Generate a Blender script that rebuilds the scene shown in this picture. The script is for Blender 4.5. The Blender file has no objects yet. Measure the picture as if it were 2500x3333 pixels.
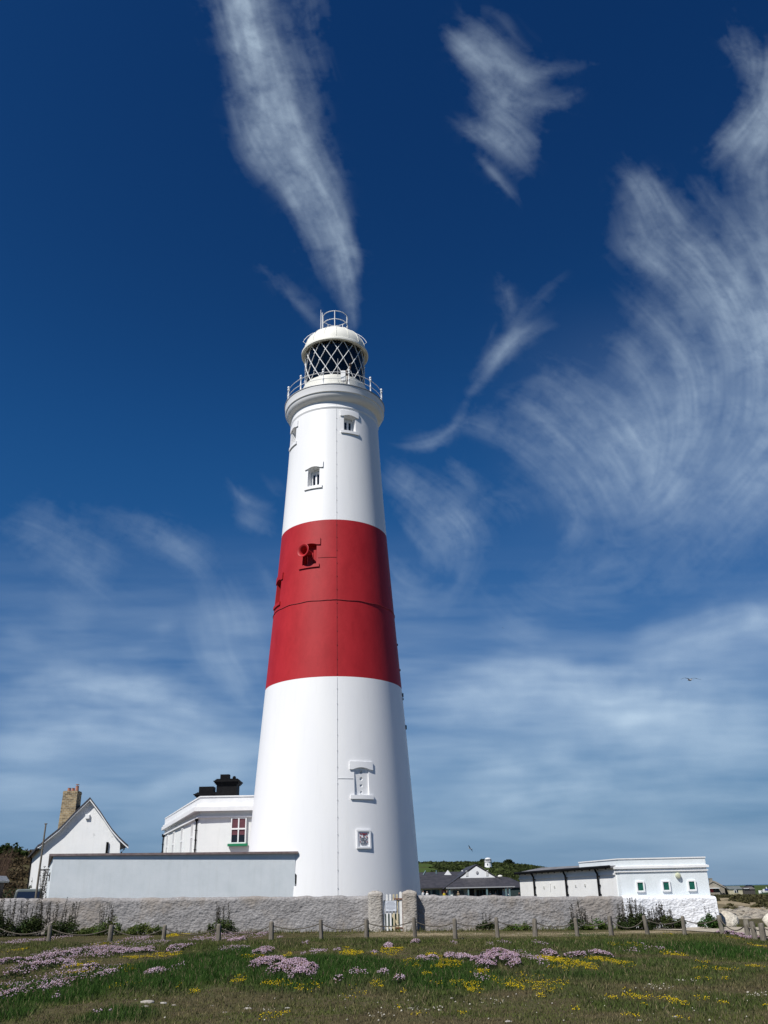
import bpy, bmesh, math, random
import numpy as np
from mathutils import Vector, Matrix

random.seed(7)
RNG = np.random.RandomState(11)
sc = bpy.context.scene
col = sc.collection

# ------------------------------------------------------------------ camera
FPX, PITCH, ROLL = 2850.0, math.radians(23.46), math.radians(1.22)
EYE = np.array([0.0, 0.0, 1.6])
_F = np.array([0, math.cos(PITCH), math.sin(PITCH)])
_U = np.array([0, -math.sin(PITCH), math.cos(PITCH)])
_R = np.array([1.0, 0, 0])
R2 = _R * math.cos(ROLL) - _U * math.sin(ROLL)
U2 = _U * math.cos(ROLL) + _R * math.sin(ROLL)
cd = bpy.data.cameras.new('camera')
cam = bpy.data.objects.new('camera', cd)
col.objects.link(cam)
cam.matrix_world = Matrix(((R2[0], U2[0], -_F[0], EYE[0]), (R2[1], U2[1], -_F[1], EYE[1]),
                           (R2[2], U2[2], -_F[2], EYE[2]), (0, 0, 0, 1)))
cd.sensor_fit = 'HORIZONTAL'
cd.sensor_width = 36.0
cd.lens = 36.0 * FPX / 2500.0
cd.clip_start = 0.1
cd.clip_end = 600000.0
sc.camera = cam
sc.render.resolution_x, sc.render.resolution_y = 768, 1024

# ------------------------------------------------------------------ sky, sun, exposure
SUN_AZ, SUN_EL = math.radians(40), math.radians(50)          # behind the camera, to its left
SDIR = Vector((-math.sin(SUN_AZ) * math.cos(SUN_EL), -math.cos(SUN_AZ) * math.cos(SUN_EL), math.sin(SUN_EL)))
w = bpy.data.worlds.new('World')
sc.world = w
w.use_nodes = True
nt = w.node_tree
nt.nodes.clear()
sky = nt.nodes.new('ShaderNodeTexSky')
sky.sky_type = 'NISHITA'
sky.sun_disc = False
sky.sun_elevation = SUN_EL
sky.sun_rotation = math.atan2(SDIR.x, SDIR.y)
sky.altitude = 30
sky.air_density = 1.0
sky.dust_density = 0.0
sky.ozone_density = 10.0
bg = nt.nodes.new('ShaderNodeBackground')
bg.inputs['Strength'].default_value = 0.1
wo = nt.nodes.new('ShaderNodeOutputWorld')
# the photograph's deep, saturated rendering of a clear sky: one tone curve per channel on the sky's own colour
k1 = nt.nodes.new('ShaderNodeVectorMath'); k1.operation = 'SCALE'; k1.inputs['Scale'].default_value = 0.055
cv = nt.nodes.new('ShaderNodeRGBCurve')
def curve(c, pts):
    cc = cv.mapping.curves[c]
    while len(cc.points) < len(pts): cc.points.new(0.5, 0.5)
    for p, (x, y) in zip(cc.points, pts): p.location = (x, y); p.handle_type = 'AUTO_CLAMPED'
curve(0, [(0, 0), (.024, .004), (.040, .013), (.078, .046), (.205, .116), (.37, .150), (1, .34)])
curve(1, [(0, 0), (.052, .030), (.088, .080), (.16, .150), (.337, .240), (.43, .255), (1, .42)])
curve(2, [(0, 0), (.135, .130), (.195, .240), (.30, .352), (.40, .392), (.46, .405), (1, .60)])
cv.mapping.update()
k2 = nt.nodes.new('ShaderNodeVectorMath'); k2.operation = 'SCALE'; k2.inputs['Scale'].default_value = 9.6
nt.links.new(sky.outputs[0], k1.inputs[0]); nt.links.new(k1.outputs[0], cv.inputs['Color'])
nt.links.new(cv.outputs['Color'], k2.inputs[0]); nt.links.new(k2.outputs[0], bg.inputs['Color'])
nt.links.new(bg.outputs[0], wo.inputs['Surface'])
sl = bpy.data.lights.new('sun', 'SUN')
sl.energy = 5.0
sl.angle = math.radians(0.53)
sl.color = (1.0, 0.965, 0.91)
so = bpy.data.objects.new('sun', sl)
col.objects.link(so)
so.rotation_euler = SDIR.to_track_quat('Z', 'Y').to_euler()
vs = sc.view_settings
vs.view_transform = 'Standard'
vs.look = 'None'
vs.exposure = 0.12
vs.gamma = 1.0
vs.use_curve_mapping = False

# ------------------------------------------------------------------ measuring
def ray(u, v):
    return _F + R2 * (u - 1250.0) / FPX + U2 * (1666.5 - v) / FPX

def P(u, v, Y):
    d = ray(u, v)
    return EYE + d * Y / d[1]

def G(u, v):
    d = ray(u, v)
    z = 0.0
    for _ in range(4):
        q = EYE + d * (z - 1.6) / d[2]
        z = float(gh(q[0], q[1]))
    return q[0], q[1]

def smooth(t):
    t = np.clip(t, 0, 1)
    return t * t * (3 - 2 * t)

_perm = RNG.rand(256, 256)
def vnoise(x, y, s=0):
    x = np.asarray(x, float) + s * 17.37
    y = np.asarray(y, float) + s * 5.91
    xi = np.floor(x).astype(int); yi = np.floor(y).astype(int)
    fx = x - xi; fy = y - yi
    fx = fx * fx * (3 - 2 * fx); fy = fy * fy * (3 - 2 * fy)
    a = _perm[xi % 256, yi % 256]; b = _perm[(xi + 1) % 256, yi % 256]
    c = _perm[xi % 256, (yi + 1) % 256]; d = _perm[(xi + 1) % 256, (yi + 1) % 256]
    return (a * (1 - fx) + b * fx) * (1 - fy) + (c * (1 - fx) + d * fx) * fy

def fbm(x, y, o=4, s=0, g=0.5):
    t = 0; a = 1.0; n = 0
    for i in range(o):
        t = t + a * vnoise(np.asarray(x) * 2 ** i, np.asarray(y) * 2 ** i, s + i)
        n += a; a *= g
    return t / n

def gh(x, y):
    """height of the land"""
    x = np.asarray(x, float); y = np.asarray(y, float)
    z = -0.009 * np.clip(x, -22, 22)
    near = smooth((y - 3) / 6) * (1 - smooth((y - 38) / 4))
    z = z + near * (0.16 * (fbm(x / 3.1, y / 3.1, 3, 3) - 0.5) + 0.07 * (fbm(x / 0.7, y / 0.7, 2, 5) - 0.5))
    z = z + 9.1 * smooth((y - 92) / 85) * smooth((-x - 32 + 0.0 * y) / 28)
    z = z * (1 - smooth((y - 55) / 40) * smooth((x - 5) / 20)) - 0.4 * smooth((y - 48) / 20) * smooth((x - 14) / 6) * (1 - smooth((y - 300) / 200))
    rid = 1 - smooth((x - 40 - 0.02 * (y - 500)) / 130)
    z = z + (14.6 - 0.024 * (np.clip(x, -60, 70) - 14) + 1.2 * (fbm(x / 60, y / 60, 3, 9) - 0.5)) * smooth((y - 250) / 240) * rid
    z = np.where((y > 250) & (x < -32), np.minimum(z, 15), z)
    roc = smooth((y - 66) / 8) * (1 - smooth((y - 150) / 30)) * smooth((x - 16) / 6)
    z = z + roc * (0.9 * np.abs(fbm(x / 6.0, y / 9.0, 4, 21) - 0.5) * 2 - 0.2) * 0.9
    z = z + 0.8 * smooth((y - 330) / 250) * smooth((x - 100) / 80)
    z = z - 14 * smooth((np.hypot(x, y) - 900) / 120)
    z = z - 14 * smooth((x - 330) / 60) * 0
    return z

# ------------------------------------------------------------------ materials
def mat(name, base=(0.5, 0.5, 0.5), rough=0.7, metal=0.0, spec=0.5):
    m = bpy.data.materials.new(name)
    m.use_nodes = True
    b = m.node_tree.nodes['Principled BSDF']
    b.inputs['Base Color'].default_value = (*base, 1)
    b.inputs['Roughness'].default_value = rough
    b.inputs['Metallic'].default_value = metal
    b.inputs['Specular IOR Level'].default_value = spec
    return m

class N:
    """tiny node helper"""
    def __init__(s, m):
        s.t = m.node_tree; s.b = s.t.nodes['Principled BSDF']
    def n(s, typ, **k):
        q = s.t.nodes.new(typ)
        for a, v in k.items():
            if a.startswith('i_'):
                q.inputs[a[2:].replace('_', ' ')].default_value = v
            else:
                setattr(q, a, v)
        return q
    def l(s, a, b): s.t.links.new(a, b)
    def coord(s, scale=(1, 1, 1)):
        g = s.n('ShaderNodeNewGeometry'); mp = s.n('ShaderNodeMapping')
        mp.inputs['Scale'].default_value = scale
        s.l(g.outputs['Position'], mp.inputs['Vector'])
        return mp.outputs[0]
    def noise(s, scale, detail=4, rough=0.6, vec=None, sc3=(1, 1, 1)):
        q = s.n('ShaderNodeTexNoise'); q.inputs['Scale'].default_value = scale
        q.inputs['Detail'].default_value = detail; q.inputs['Roughness'].default_value = rough
        s.l(vec if vec is not None else s.coord(sc3), q.inputs['Vector'])
        return q.outputs['Fac']
    def ramp(s, fac, stops):
        q = s.n('ShaderNodeValToRGB'); e = q.color_ramp.elements
        while len(e) < len(stops): e.new(0.5)
        for el, (p, c) in zip(e, stops):
            el.position = p; el.color = (*c, 1) if len(c) == 3 else c
        s.l(fac, q.inputs[0]); return q.outputs[0]
    def mix(s, fac, a, b, mode='MIX'):
        q = s.n('ShaderNodeMixRGB'); q.blend_type = mode
        for sock, v in ((q.inputs[0], fac), (q.inputs[1], a), (q.inputs[2], b)):
            if hasattr(v, 'links'): s.l(v, sock)
            elif isinstance(v, tuple): sock.default_value = (*v, 1)
            else: sock.default_value = v
        return q.outputs[0]
    def bump(s, h, strength=0.3, dist=0.02):
        q = s.n('ShaderNodeBump'); q.inputs['Strength'].default_value = strength
        q.inputs['Distance'].default_value = dist
        s.l(h, q.inputs['Height']); s.l(q.outputs[0], s.b.inputs['Normal'])
    def col(s, c): s.l(c, s.b.inputs['Base Color'])

def varied(name, a, b, scale=1.0, rough=0.7, bump=0.0, bscale=20, dist=0.01, sc3=(1, 1, 1), spec=0.4, metal=0.0, lo=0.35, hi=0.7):
    m = mat(name, a, rough, metal, spec); n = N(m)
    n.col(n.ramp(n.noise(scale, 5, 0.6, sc3=sc3), [(lo, a), (hi, b)]))
    if bump: n.bump(n.noise(bscale, 4, 0.6), bump, dist)
    return m

M = {}
def tower_white():
    m = mat('tower_white_paint', (0.8, 0.8, 0.8), 0.42, 0, 0.4); n = N(m)
    big = n.noise(0.5, 4, 0.6, sc3=(1, 1, 0.25))
    streak = n.noise(2.2, 5, 0.7, sc3=(1.6, 1.6, 0.06))
    c1 = n.ramp(big, [(0.3, (0.78, 0.785, 0.80)), (0.7, (0.83, 0.83, 0.825))])
    c2 = n.ramp(streak, [(0.55, (1, 1, 1)), (0.85, (0.93, 0.93, 0.92))])
    n.col(n.mix(1.0, c1, c2, 'MULTIPLY'))
    n.bump(n.noise(7, 4, 0.6), 0.25, 0.012)
    return m
def tower_red():
    m = mat('tower_red_paint', (0.42, 0.02, 0.03), 0.55, 0, 0.25); n = N(m)
    a = n.ramp(n.noise(0.9, 6, 0.65, sc3=(1, 1, 0.5)), [(0.3, (0.33, 0.012, 0.017)), (0.7, (0.42, 0.020, 0.026))])
    b = n.ramp(n.noise(5.0, 5, 0.7, sc3=(1, 1, 0.4)), [(0.5, (1, 1, 1)), (0.9, (0.85, 0.8, 0.8))])
    n.col(n.mix(1.0, a, b, 'MULTIPLY'))
    n.bump(n.noise(7, 4, 0.6), 0.25, 0.012)
    return m
M['twhite'] = tower_white()
M['tred'] = tower_red()
M['cream'] = varied('cream_paint', (0.74, 0.73, 0.66), (0.8, 0.79, 0.72), 1.5, 0.5, 0.15, 10)
M['white'] = varied('white_paint', (0.72, 0.73, 0.74), (0.82, 0.82, 0.81), 2.0, 0.55, 0.2, 14)
M['wood_white'] = varied('white_gate_paint', (0.66, 0.67, 0.66), (0.78, 0.78, 0.76), 8.0, 0.6, 0.2, 30)
M['wood_cream'] = varied('bare_cream_wood', (0.42, 0.36, 0.22), (0.62, 0.56, 0.42), 8.0, 0.7, 0.2, 30)
M['rust'] = varied('rusty_metal', (0.10, 0.035, 0.015), (0.22, 0.09, 0.04), 20, 0.8, 0.3, 60)
M['grey_metal'] = varied('dull_metal', (0.35, 0.36, 0.37), (0.5, 0.5, 0.5), 10, 0.45, metal=0.3)
M['black'] = varied('black_paint', (0.004, 0.004, 0.005), (0.009, 0.009, 0.010), 6, 0.7, 0.3, 20, spec=0.12)
M['dark'] = mat('dark_interior', (0.006, 0.007, 0.012), 0.6)
M['glass_dark'] = mat('dark_window_glass', (0.012, 0.014, 0.018), 0.08, 0, 0.6)
M['maroon'] = varied('maroon_blind', (0.10, 0.035, 0.045), (0.14, 0.05, 0.06), 6, 0.5)
M['green'] = varied('green_paint', (0.01, 0.17, 0.07), (0.015, 0.22, 0.10), 6, 0.5)
M['greenteal'] = varied('teal_paint', (0.008, 0.14, 0.095), (0.015, 0.19, 0.13), 6, 0.6)
M['coping'] = varied('brown_coping', (0.16, 0.11, 0.11), (0.27, 0.22, 0.21), 5, 0.8, 0.3, 20)
M['slate'] = varied('slate_roof', (0.030, 0.030, 0.036), (0.055, 0.052, 0.060), 1.2, 0.6, 0.4, 6, 0.03)
M['lampglass'] = varied('frosted_lamp', (0.45, 0.47, 0.32), (0.55, 0.56, 0.42), 20, 0.3)
M['terracotta'] = varied('terracotta', (0.30, 0.12, 0.075), (0.40, 0.19, 0.13), 12, 0.8)
M['rope'] = varied('grey_rope', (0.07, 0.06, 0.045), (0.14, 0.12, 0.09), 40, 0.9, 0.5, 120)
M['sign'] = mat('white_sign', (0.62, 0.66, 0.72), 0.5)
M['ink'] = mat('grey_ink', (0.34, 0.36, 0.42), 0.6)
M['redsign'] = mat('red_sign', (0.45, 0.03, 0.035), 0.5)
M['yellow'] = mat('yellow_cloth', (0.65, 0.5, 0.02), 0.8)
M['armsred'] = mat('dark_red_relief', (0.22, 0.03, 0.04), 0.6)
M['armsgrey'] = mat('grey_relief', (0.16, 0.16, 0.18), 0.6)
M['skin'] = mat('skin', (0.5, 0.28, 0.2), 0.6)

def white_render(name, a, b, patch=None):
    m = mat(name, a, 0.75, 0, 0.3); n = N(m)
    c = n.ramp(n.noise(1.0, 5, 0.65), [(0.35, a), (0.7, b)])
    if patch:
        f = n.ramp(n.noise(1.15, 6, 0.75, sc3=(1, 1, 1.3)), [(0.60, (0, 0, 0)), (0.66, (1, 1, 1))])
        c = n.mix(f, c, patch)
    st = n.ramp(n.noise(3.0, 4, 0.7, sc3=(1.5, 1.5, 0.12)), [(0.5, (1, 1, 1)), (0.9, (0.9, 0.9, 0.88))])
    n.col(n.mix(1.0, c, st, 'MULTIPLY'))
    n.bump(n.noise(16, 5, 0.7), 0.35, 0.02)
    return m
M['render'] = white_render('white_render', (0.66, 0.71, 0.73), (0.74, 0.78, 0.80))
M['house'] = white_render('house_render', (0.74, 0.75, 0.75), (0.80, 0.80, 0.79), (0.60, 0.61, 0.61))
M['annexw'] = white_render('annex_render', (0.72, 0.74, 0.73), (0.78, 0.79, 0.77))
M['winglim'] = white_render('cream_limewash', (0.76, 0.76, 0.75), (0.83, 0.83, 0.81))

def rough_stone(name, a, b, c, spots=True, lich=True):
    m = mat(name, a, 0.92, 0, 0.15); n = N(m)
    base = n.ramp(n.noise(0.8, 5, 0.65), [(0.3, a), (0.68, b)])
    fine = n.ramp(n.noise(9.0, 5, 0.75), [(0.30, (0.55, 0.53, 0.52)), (0.5, (0.95, 0.95, 0.95)), (0.75, (1.15, 1.14, 1.12))])
    k = n.mix(1.0, base, fine, 'MULTIPLY')
    if spots:
        f = n.ramp(n.noise(14.0, 3, 0.6), [(0.62, (0, 0, 0)), (0.72, (1, 1, 1))])
        k = n.mix(f, k, c)
    if lich:
        f = n.ramp(n.noise(0.55, 4, 0.6), [(0.5, (0, 0, 0)), (0.62, (0.55, 0.55, 0.55))])
        k = n.mix(f, k, (0.28, 0.24, 0.20))
    n.col(k)
    v = n.n('ShaderNodeTexVoronoi'); v.inputs['Scale'].default_value = 8.0
    n.l(n.coord((1, 1, 1.5)), v.inputs['Vector'])
    mx = n.n('ShaderNodeMath', operation='ADD')
    n.l(v.outputs['Distance'], mx.inputs[0]); n.l(n.noise(13, 6, 0.8), mx.inputs[1])
    n.bump(mx.outputs[0], 0.55, 0.05)
    return m
M['wall'] = rough_stone('rough_grey_wall', (0.24, 0.23, 0.228), (0.35, 0.338, 0.335), (0.49, 0.475, 0.465))
M['wallwhite'] = rough_stone('whitewashed_wall', (0.74, 0.76, 0.80), (0.82, 0.83, 0.85), (0.86, 0.86, 0.88), True, False)
M['pillar'] = rough_stone('pale_pillar_stone', (0.34, 0.315, 0.28), (0.46, 0.435, 0.40), (0.56, 0.54, 0.5))
M['boulder'] = rough_stone('pale_boulder_stone', (0.52, 0.47, 0.38), (0.66, 0.62, 0.53), (0.72, 0.7, 0.64))
M['stone'] = rough_stone('hut_stone', (0.26, 0.23, 0.19), (0.36, 0.33, 0.27), (0.44, 0.41, 0.36))

def brick_stone():
    m = mat('tan_stone_blocks', (0.4, 0.33, 0.2), 0.9); n = N(m)
    tc = n.n('ShaderNodeTexCoord')
    sep = n.n('ShaderNodeSeparateXYZ'); n.l(tc.outputs['Object'], sep.inputs[0])
    ad = n.n('ShaderNodeMath', operation='ADD'); n.l(sep.outputs[0], ad.inputs[0]); n.l(sep.outputs[1], ad.inputs[1])
    cb = n.n('ShaderNodeCombineXYZ'); n.l(ad.outputs[0], cb.inputs[0]); n.l(sep.outputs[2], cb.inputs[1])
    br = n.n('ShaderNodeTexBrick'); n.l(cb.outputs[0], br.inputs['Vector'])
    br.inputs['Scale'].default_value = 1.0; br.inputs['Brick Width'].default_value = 0.34
    br.inputs['Row Height'].default_value = 0.14; br.inputs['Mortar Size'].default_value = 0.012
    br.inputs['Color1'].default_value = (0.36, 0.27, 0.15, 1); br.inputs['Color2'].default_value = (0.12, 0.085, 0.045, 1)
    br.inputs['Mortar'].default_value = (0.42, 0.38, 0.29, 1); br.inputs['Bias'].default_value = -0.1
    k = n.ramp(n.noise(6, 4, 0.7), [(0.3, (0.7, 0.7, 0.7)), (0.7, (1.2, 1.2, 1.2))])
    n.col(n.mix(1.0, br.outputs['Color'], k, 'MULTIPLY'))
    n.bump(br.outputs['Fac'], -0.5, 0.02)
    return m
M['chimney'] = brick_stone()

def timber():
    m = mat('weathered_timber', (0.3, 0.27, 0.23), 0.9, 0, 0.2); n = N(m)
    a = n.ramp(n.noise(9, 5, 0.7, sc3=(4, 4, 0.35)), [(0.3, (0.09, 0.078, 0.062)), (0.7, (0.23, 0.205, 0.17))])
    b = n.ramp(n.noise(3.5, 4, 0.7), [(0.55, (0, 0, 0)), (0.7, (0.5, 0.5, 0.5))])
    n.col(n.mix(b, a, (0.30, 0.28, 0.22)))
    n.bump(n.noise(12, 4, 0.7, sc3=(4, 4, 0.3)), 0.7, 0.02)
    return m
M['timber'] = timber()
M['darkwood'] = varied('dark_weathered_boards', (0.045, 0.040, 0.038), (0.10, 0.09, 0.085), 3, 0.85, 0.3, 20, sc3=(4, 4, 0.4))

def attr_mat(name, attr='tint', rough=0.8, trans=0.35, spec=0.15):
    m = bpy.data.materials.new(name); m.use_nodes = True
    t = m.node_tree; b = t.nodes['Principled BSDF']; o = t.nodes['Material Output']
    a = t.nodes.new('ShaderNodeAttribute'); a.attribute_name = attr
    t.links.new(a.outputs['Color'], b.inputs['Base Color'])
    b.inputs['Roughness'].default_value = rough; b.inputs['Specular IOR Level'].default_value = spec
    if trans:
        tr = t.nodes.new('ShaderNodeBsdfTranslucent'); t.links.new(a.outputs['Color'], tr.inputs[0])
        mx = t.nodes.new('ShaderNodeMixShader'); mx.inputs[0].default_value = trans
        t.links.new(b.outputs[0], mx.inputs[1]); t.links.new(tr.outputs[0], mx.inputs[2])
        t.links.new(mx.outputs[0], o.inputs['Surface'])
    return m
M['leaf'] = attr_mat('foliage')
M['petal'] = attr_mat('petals', trans=0.25)

# ------------------------------------------------------------------ object helpers
ORG = {}
def tag(o, label=None, cat=None, group=None, kind=None):
    if label: o['label'] = label
    if cat: o['category'] = cat
    if group: o['group'] = group
    if kind: o['kind'] = kind
    return o

def empty(name, loc, label, cat, group=None):
    o = bpy.data.objects.new(name, None)
    o.empty_display_size = 0.2
    col.objects.link(o)
    o.location = loc
    ORG[o.name] = np.array(loc, float)
    return tag(o, label, cat, group)

def link_mesh(name, me, parent=None, org=(0, 0, 0)):
    o = bpy.data.objects.new(name, me)
    col.objects.link(o)
    if parent is not None:
        o.parent = parent
        ORG[o.name] = ORG[parent.name]
    else:
        o.location = org
        ORG[o.name] = np.array(org, float)
    return o

def np_mesh(name, V, F, mats, parent=None, org=(0, 0, 0), tint=None, smooth_=False, mi=None):
    """V (n,3) world; F (m,k) faces of one size"""
    V = np.asarray(V, float)
    o0 = ORG[parent.name] if parent is not None else np.array(org, float)
    V = V - o0
    F = np.asarray(F, np.int32)
    me = bpy.data.meshes.new(name)
    k = F.shape[1]
    me.vertices.add(len(V)); me.vertices.foreach_set('co', V.astype(np.float32).ravel())
    me.loops.add(F.size); me.loops.foreach_set('vertex_index', F.ravel())
    me.polygons.add(len(F)); me.polygons.foreach_set('loop_start', np.arange(0, F.size, k, dtype=np.int32))
    if tint is not None:
        a = me.attributes.new('tint', 'FLOAT_COLOR', 'POINT')
        c = np.ones((len(V), 4), np.float32); c[:, :3] = tint
        a.data.foreach_set('color', c.ravel())
    if mi is not None: me.polygons.foreach_set('material_index', np.asarray(mi, np.int32))
    me.update(calc_edges=True)
    if smooth_: me.polygons.foreach_set('use_smooth', np.ones(len(F), bool))
    for m in (mats if isinstance(mats, (list, tuple)) else [mats]): me.materials.append(m)
    return link_mesh(name, me, parent, org)

class MB:
    """collects shapes in world coordinates; build() links them as one mesh object"""
    def __init__(s): s.v = []; s.f = []; s.sm = []
    def add(s, vs, fs, sm=False):
        b = len(s.v); s.v += [tuple(map(float, q)) for q in vs]
        s.f += [tuple(b + i for i in f) for f in fs]; s.sm += [sm] * len(fs); return s
    def box(s, c, d, rz=0, bev=0.0):
        hx, hy, hz = d[0] / 2, d[1] / 2, d[2] / 2
        cs, sn = math.cos(rz), math.sin(rz)
        b = min(bev, hx * .9, hy * .9, hz * .9)
        def T(x, y, z): return (c[0] + x * cs - y * sn, c[1] + x * sn + y * cs, c[2] + z)
        if b <= 0:
            vs = [T(x, y, z) for z in (-hz, hz) for x, y in ((-hx, -hy), (hx, -hy), (hx, hy), (-hx, hy))]
            return s.add(vs, [(3, 2, 1, 0), (4, 5, 6, 7), (0, 1, 5, 4), (1, 2, 6, 5), (2, 3, 7, 6), (3, 0, 4, 7)])
        rings = []
        vs = []
        for z, i in ((-hz, b), (-hz + b, 0), (hz - b, 0), (hz, b)):
            for x, y in ((-hx + b, -hy + i), (hx - b, -hy + i), (hx - i, -hy + b), (hx - i, hy - b), (hx - b, hy - i), (-hx + b, hy - i), (-hx + i, hy - b), (-hx + i, -hy + b)):
                vs.append(T(x, y, z))
        fs = [tuple(range(7, -1, -1)), tuple(range(24, 32))]
        for r in range(3):
            for i in range(8):
                j = (i + 1) % 8
                fs.append((r * 8 + i, r * 8 + j, r * 8 + 8 + j, r * 8 + 8 + i))
        return s.add(vs, fs)
    def prism(s, poly, vec):
        """poly: 3-D polygon, extruded by vec"""
        n = len(poly); vec = np.array(vec, float)
        vs = [np.array(p, float) for p in poly] + [np.array(p, float) + vec for p in poly]
        return s.add(vs, [tuple(range(n - 1, -1, -1)), tuple(range(n, 2 * n))] + [(i, (i + 1) % n, n + (i + 1) % n, n + i) for i in range(n)])
    def tube(s, pts, r, n=8, closed=False, caps=True):
        pts = [Vector(p) for p in pts]; m = len(pts); rr = r if hasattr(r, '__len__') else [r] * m
        vs = []; up = None
        for i, p in enumerate(pts):
            a = pts[(i - 1) % m] if (closed or i > 0) else p
            c = pts[(i + 1) % m] if (closed or i < m - 1) else p
            t = (c - a).normalized()
            ref = Vector((0, 0, 1)) if abs(t.z) < 0.9 else Vector((1, 0, 0))
            x = t.cross(ref).normalized(); y = x.cross(t).normalized()
            for k in range(n):
                an = 2 * math.pi * k / n
                vs.append(p + (x * math.cos(an) + y * math.sin(an)) * rr[i])
        fs = []
        for i in range(m if closed else m - 1):
            j = (i + 1) % m
            for k in range(n):
                l = (k + 1) % n
                fs.append((i * n + k, i * n + l, j * n + l, j * n + k))
        if caps and not closed:
            fs.append(tuple(range(n - 1, -1, -1))); fs.append(tuple((m - 1) * n + k for k in range(n)))
        return s.add(vs, fs, True)
    def lathe(s, prof, c=(0, 0), n=96, caps=False, sm=True):
        vs = []; m = len(prof)
        for r, z in prof:
            for k in range(n):
                a = 2 * math.pi * k / n
                vs.append((c[0] + r * math.cos(a), c[1] + r * math.sin(a), z))
        fs = [(i * n + k, i * n + (k + 1) % n, (i + 1) * n + (k + 1) % n, (i + 1) * n + k) for i in range(m - 1) for k in range(n)]
        if caps:
            fs.append(tuple(range(n - 1, -1, -1))); fs.append(tuple((m - 1) * n + k for k in range(n)))
        return s.add(vs, fs, sm)
    def ball(s, c, r, n=10, sc3=(1, 1, 1)):
        vs = [(c[0], c[1], c[2] - r * sc3[2])]; m = n // 2
        for i in range(1, m):
            ph = -math.pi / 2 + math.pi * i / m
            for k in range(n):
                a = 2 * math.pi * k / n
                vs.append((c[0] + r * sc3[0] * math.cos(ph) * math.cos(a), c[1] + r * sc3[1] * math.cos(ph) * math.sin(a), c[2] + r * sc3[2] * math.sin(ph)))
        vs.append((c[0], c[1], c[2] + r * sc3[2])); L = len(vs) - 1
        fs = [(0, 1 + (k + 1) % n, 1 + k) for k in range(n)]
        for i in range(m - 2):
            for k in range(n):
                l = (k + 1) % n
                fs.append((1 + i * n + k, 1 + i * n + l, 1 + (i + 1) * n + l, 1 + (i + 1) * n + k))
        fs += [(1 + (m - 2) * n + k, 1 + (m - 2) * n + (k + 1) % n, L) for k in range(n)]
        return s.add(vs, fs, True)
    def quad(s, a, b, c, d): return s.add([a, b, c, d], [(0, 1, 2, 3)])
    def build(s, name, m, parent=None, org=(0, 0, 0)):
        o0 = ORG[parent.name] if parent is not None else np.array(org, float)
        me = bpy.data.meshes.new(name)
        me.from_pydata([(a - o0[0], b - o0[1], c - o0[2]) for a, b, c in s.v], [], s.f)
        me.polygons.foreach_set('use_smooth', s.sm)
        me.materials.append(m)
        bm = bmesh.new(); bm.from_mesh(me)
        bmesh.ops.recalc_face_normals(bm, faces=bm.faces); bm.to_mesh(me); bm.free()
        me.update()
        if any(s.sm):
            try: me.set_sharp_from_angle(angle=math.radians(38))
            except Exception: pass
        return link_mesh(name, me, parent, org)

def copy_thing(root, loc, label, rz=None):
    def cp(o, parent):
        c = o.copy(); col.objects.link(c); c.parent = parent
        for ch in list(o.children): cp(ch, c)
        return c
    r = cp(root, None); r.location = loc; r['label'] = label
    if rz is not None: r.rotation_euler[2] = rz
    return r

# ================================================================== THE LAND
def build_ground():
    az = np.concatenate([np.linspace(-180, -36, 37)[:-1], np.linspace(-36, 36, 431), np.linspace(36, 180, 37)[1:-1]])
    az = np.radians(az)
    rr = np.concatenate([[0.0, 1, 2, 4, 6, 8], np.geomspace(10, 46, 300), np.geomspace(46, 180, 150)[1:], np.geomspace(180, 1600, 120)[1:]])
    A, Rr = np.meshgrid(az, rr)
    X = Rr * np.sin(A); Y = Rr * np.cos(A)
    Z = gh(X, Y)
    V = np.stack([X, Y, Z], -1).reshape(-1, 3)
    n, m = len(rr), len(az)
    i, j = np.meshgrid(np.arange(n - 1), np.arange(m), indexing='ij')
    j2 = (j + 1) % m
    F = np.stack([i * m + j, i * m + j2, (i + 1) * m + j2, (i + 1) * m + j], -1).reshape(-1, 4)
    x, y = V[:, 0], V[:, 1]
    tint = np.stack([lush(x, y), bare(x, y), region(x, y)], -1)
    m_ = mat('turf_and_earth', (0.06, 0.07, 0.03), 0.95, 0, 0.1); N_ = N(m_)
    a = N_.n('ShaderNodeAttribute'); a.attribute_name = 'tint'
    sep = N_.n('ShaderNodeSeparateXYZ'); N_.l(a.outputs['Vector'], sep.inputs[0])
    n1 = N_.noise(1.3, 6, 0.7); n2 = N_.noise(14, 5, 0.7); n3 = N_.noise(0.05, 4, 0.6)
    dry = N_.ramp(n1, [(0.3, (0.055, 0.042, 0.022)), (0.5, (0.085, 0.070, 0.036)), (0.7, (0.060, 0.066, 0.026))])
    grn = N_.ramp(n1, [(0.3, (0.014, 0.030, 0.008)), (0.7, (0.030, 0.058, 0.014))])
    c = N_.mix(sep.outputs[0], dry, grn)
    earth = N_.ramp(N_.noise(3, 6, 0.75), [(0.3, (0.20, 0.155, 0.09)), (0.7, (0.36, 0.30, 0.20))])
    c = N_.mix(sep.outputs[1], c, earth)
    k = N_.ramp(n2, [(0.3, (0.6, 0.6, 0.6)), (0.7, (1.25, 1.25, 1.25))])
    c = N_.mix(1.0, c, k, 'MULTIPLY')
    far = N_.ramp(n3, [(0.35, (0.030, 0.045, 0.012)), (0.5, (0.055, 0.085, 0.018)), (0.65, (0.045, 0.050, 0.018))])
    c = N_.mix(sep.outputs[2], c, far)
    N_.col(c)
    N_.bump(n2, 0.6, 0.04)
    o = np_mesh('ground', V, F, m_, tint=tint, smooth_=True)
    tag(o, kind='structure')

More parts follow.
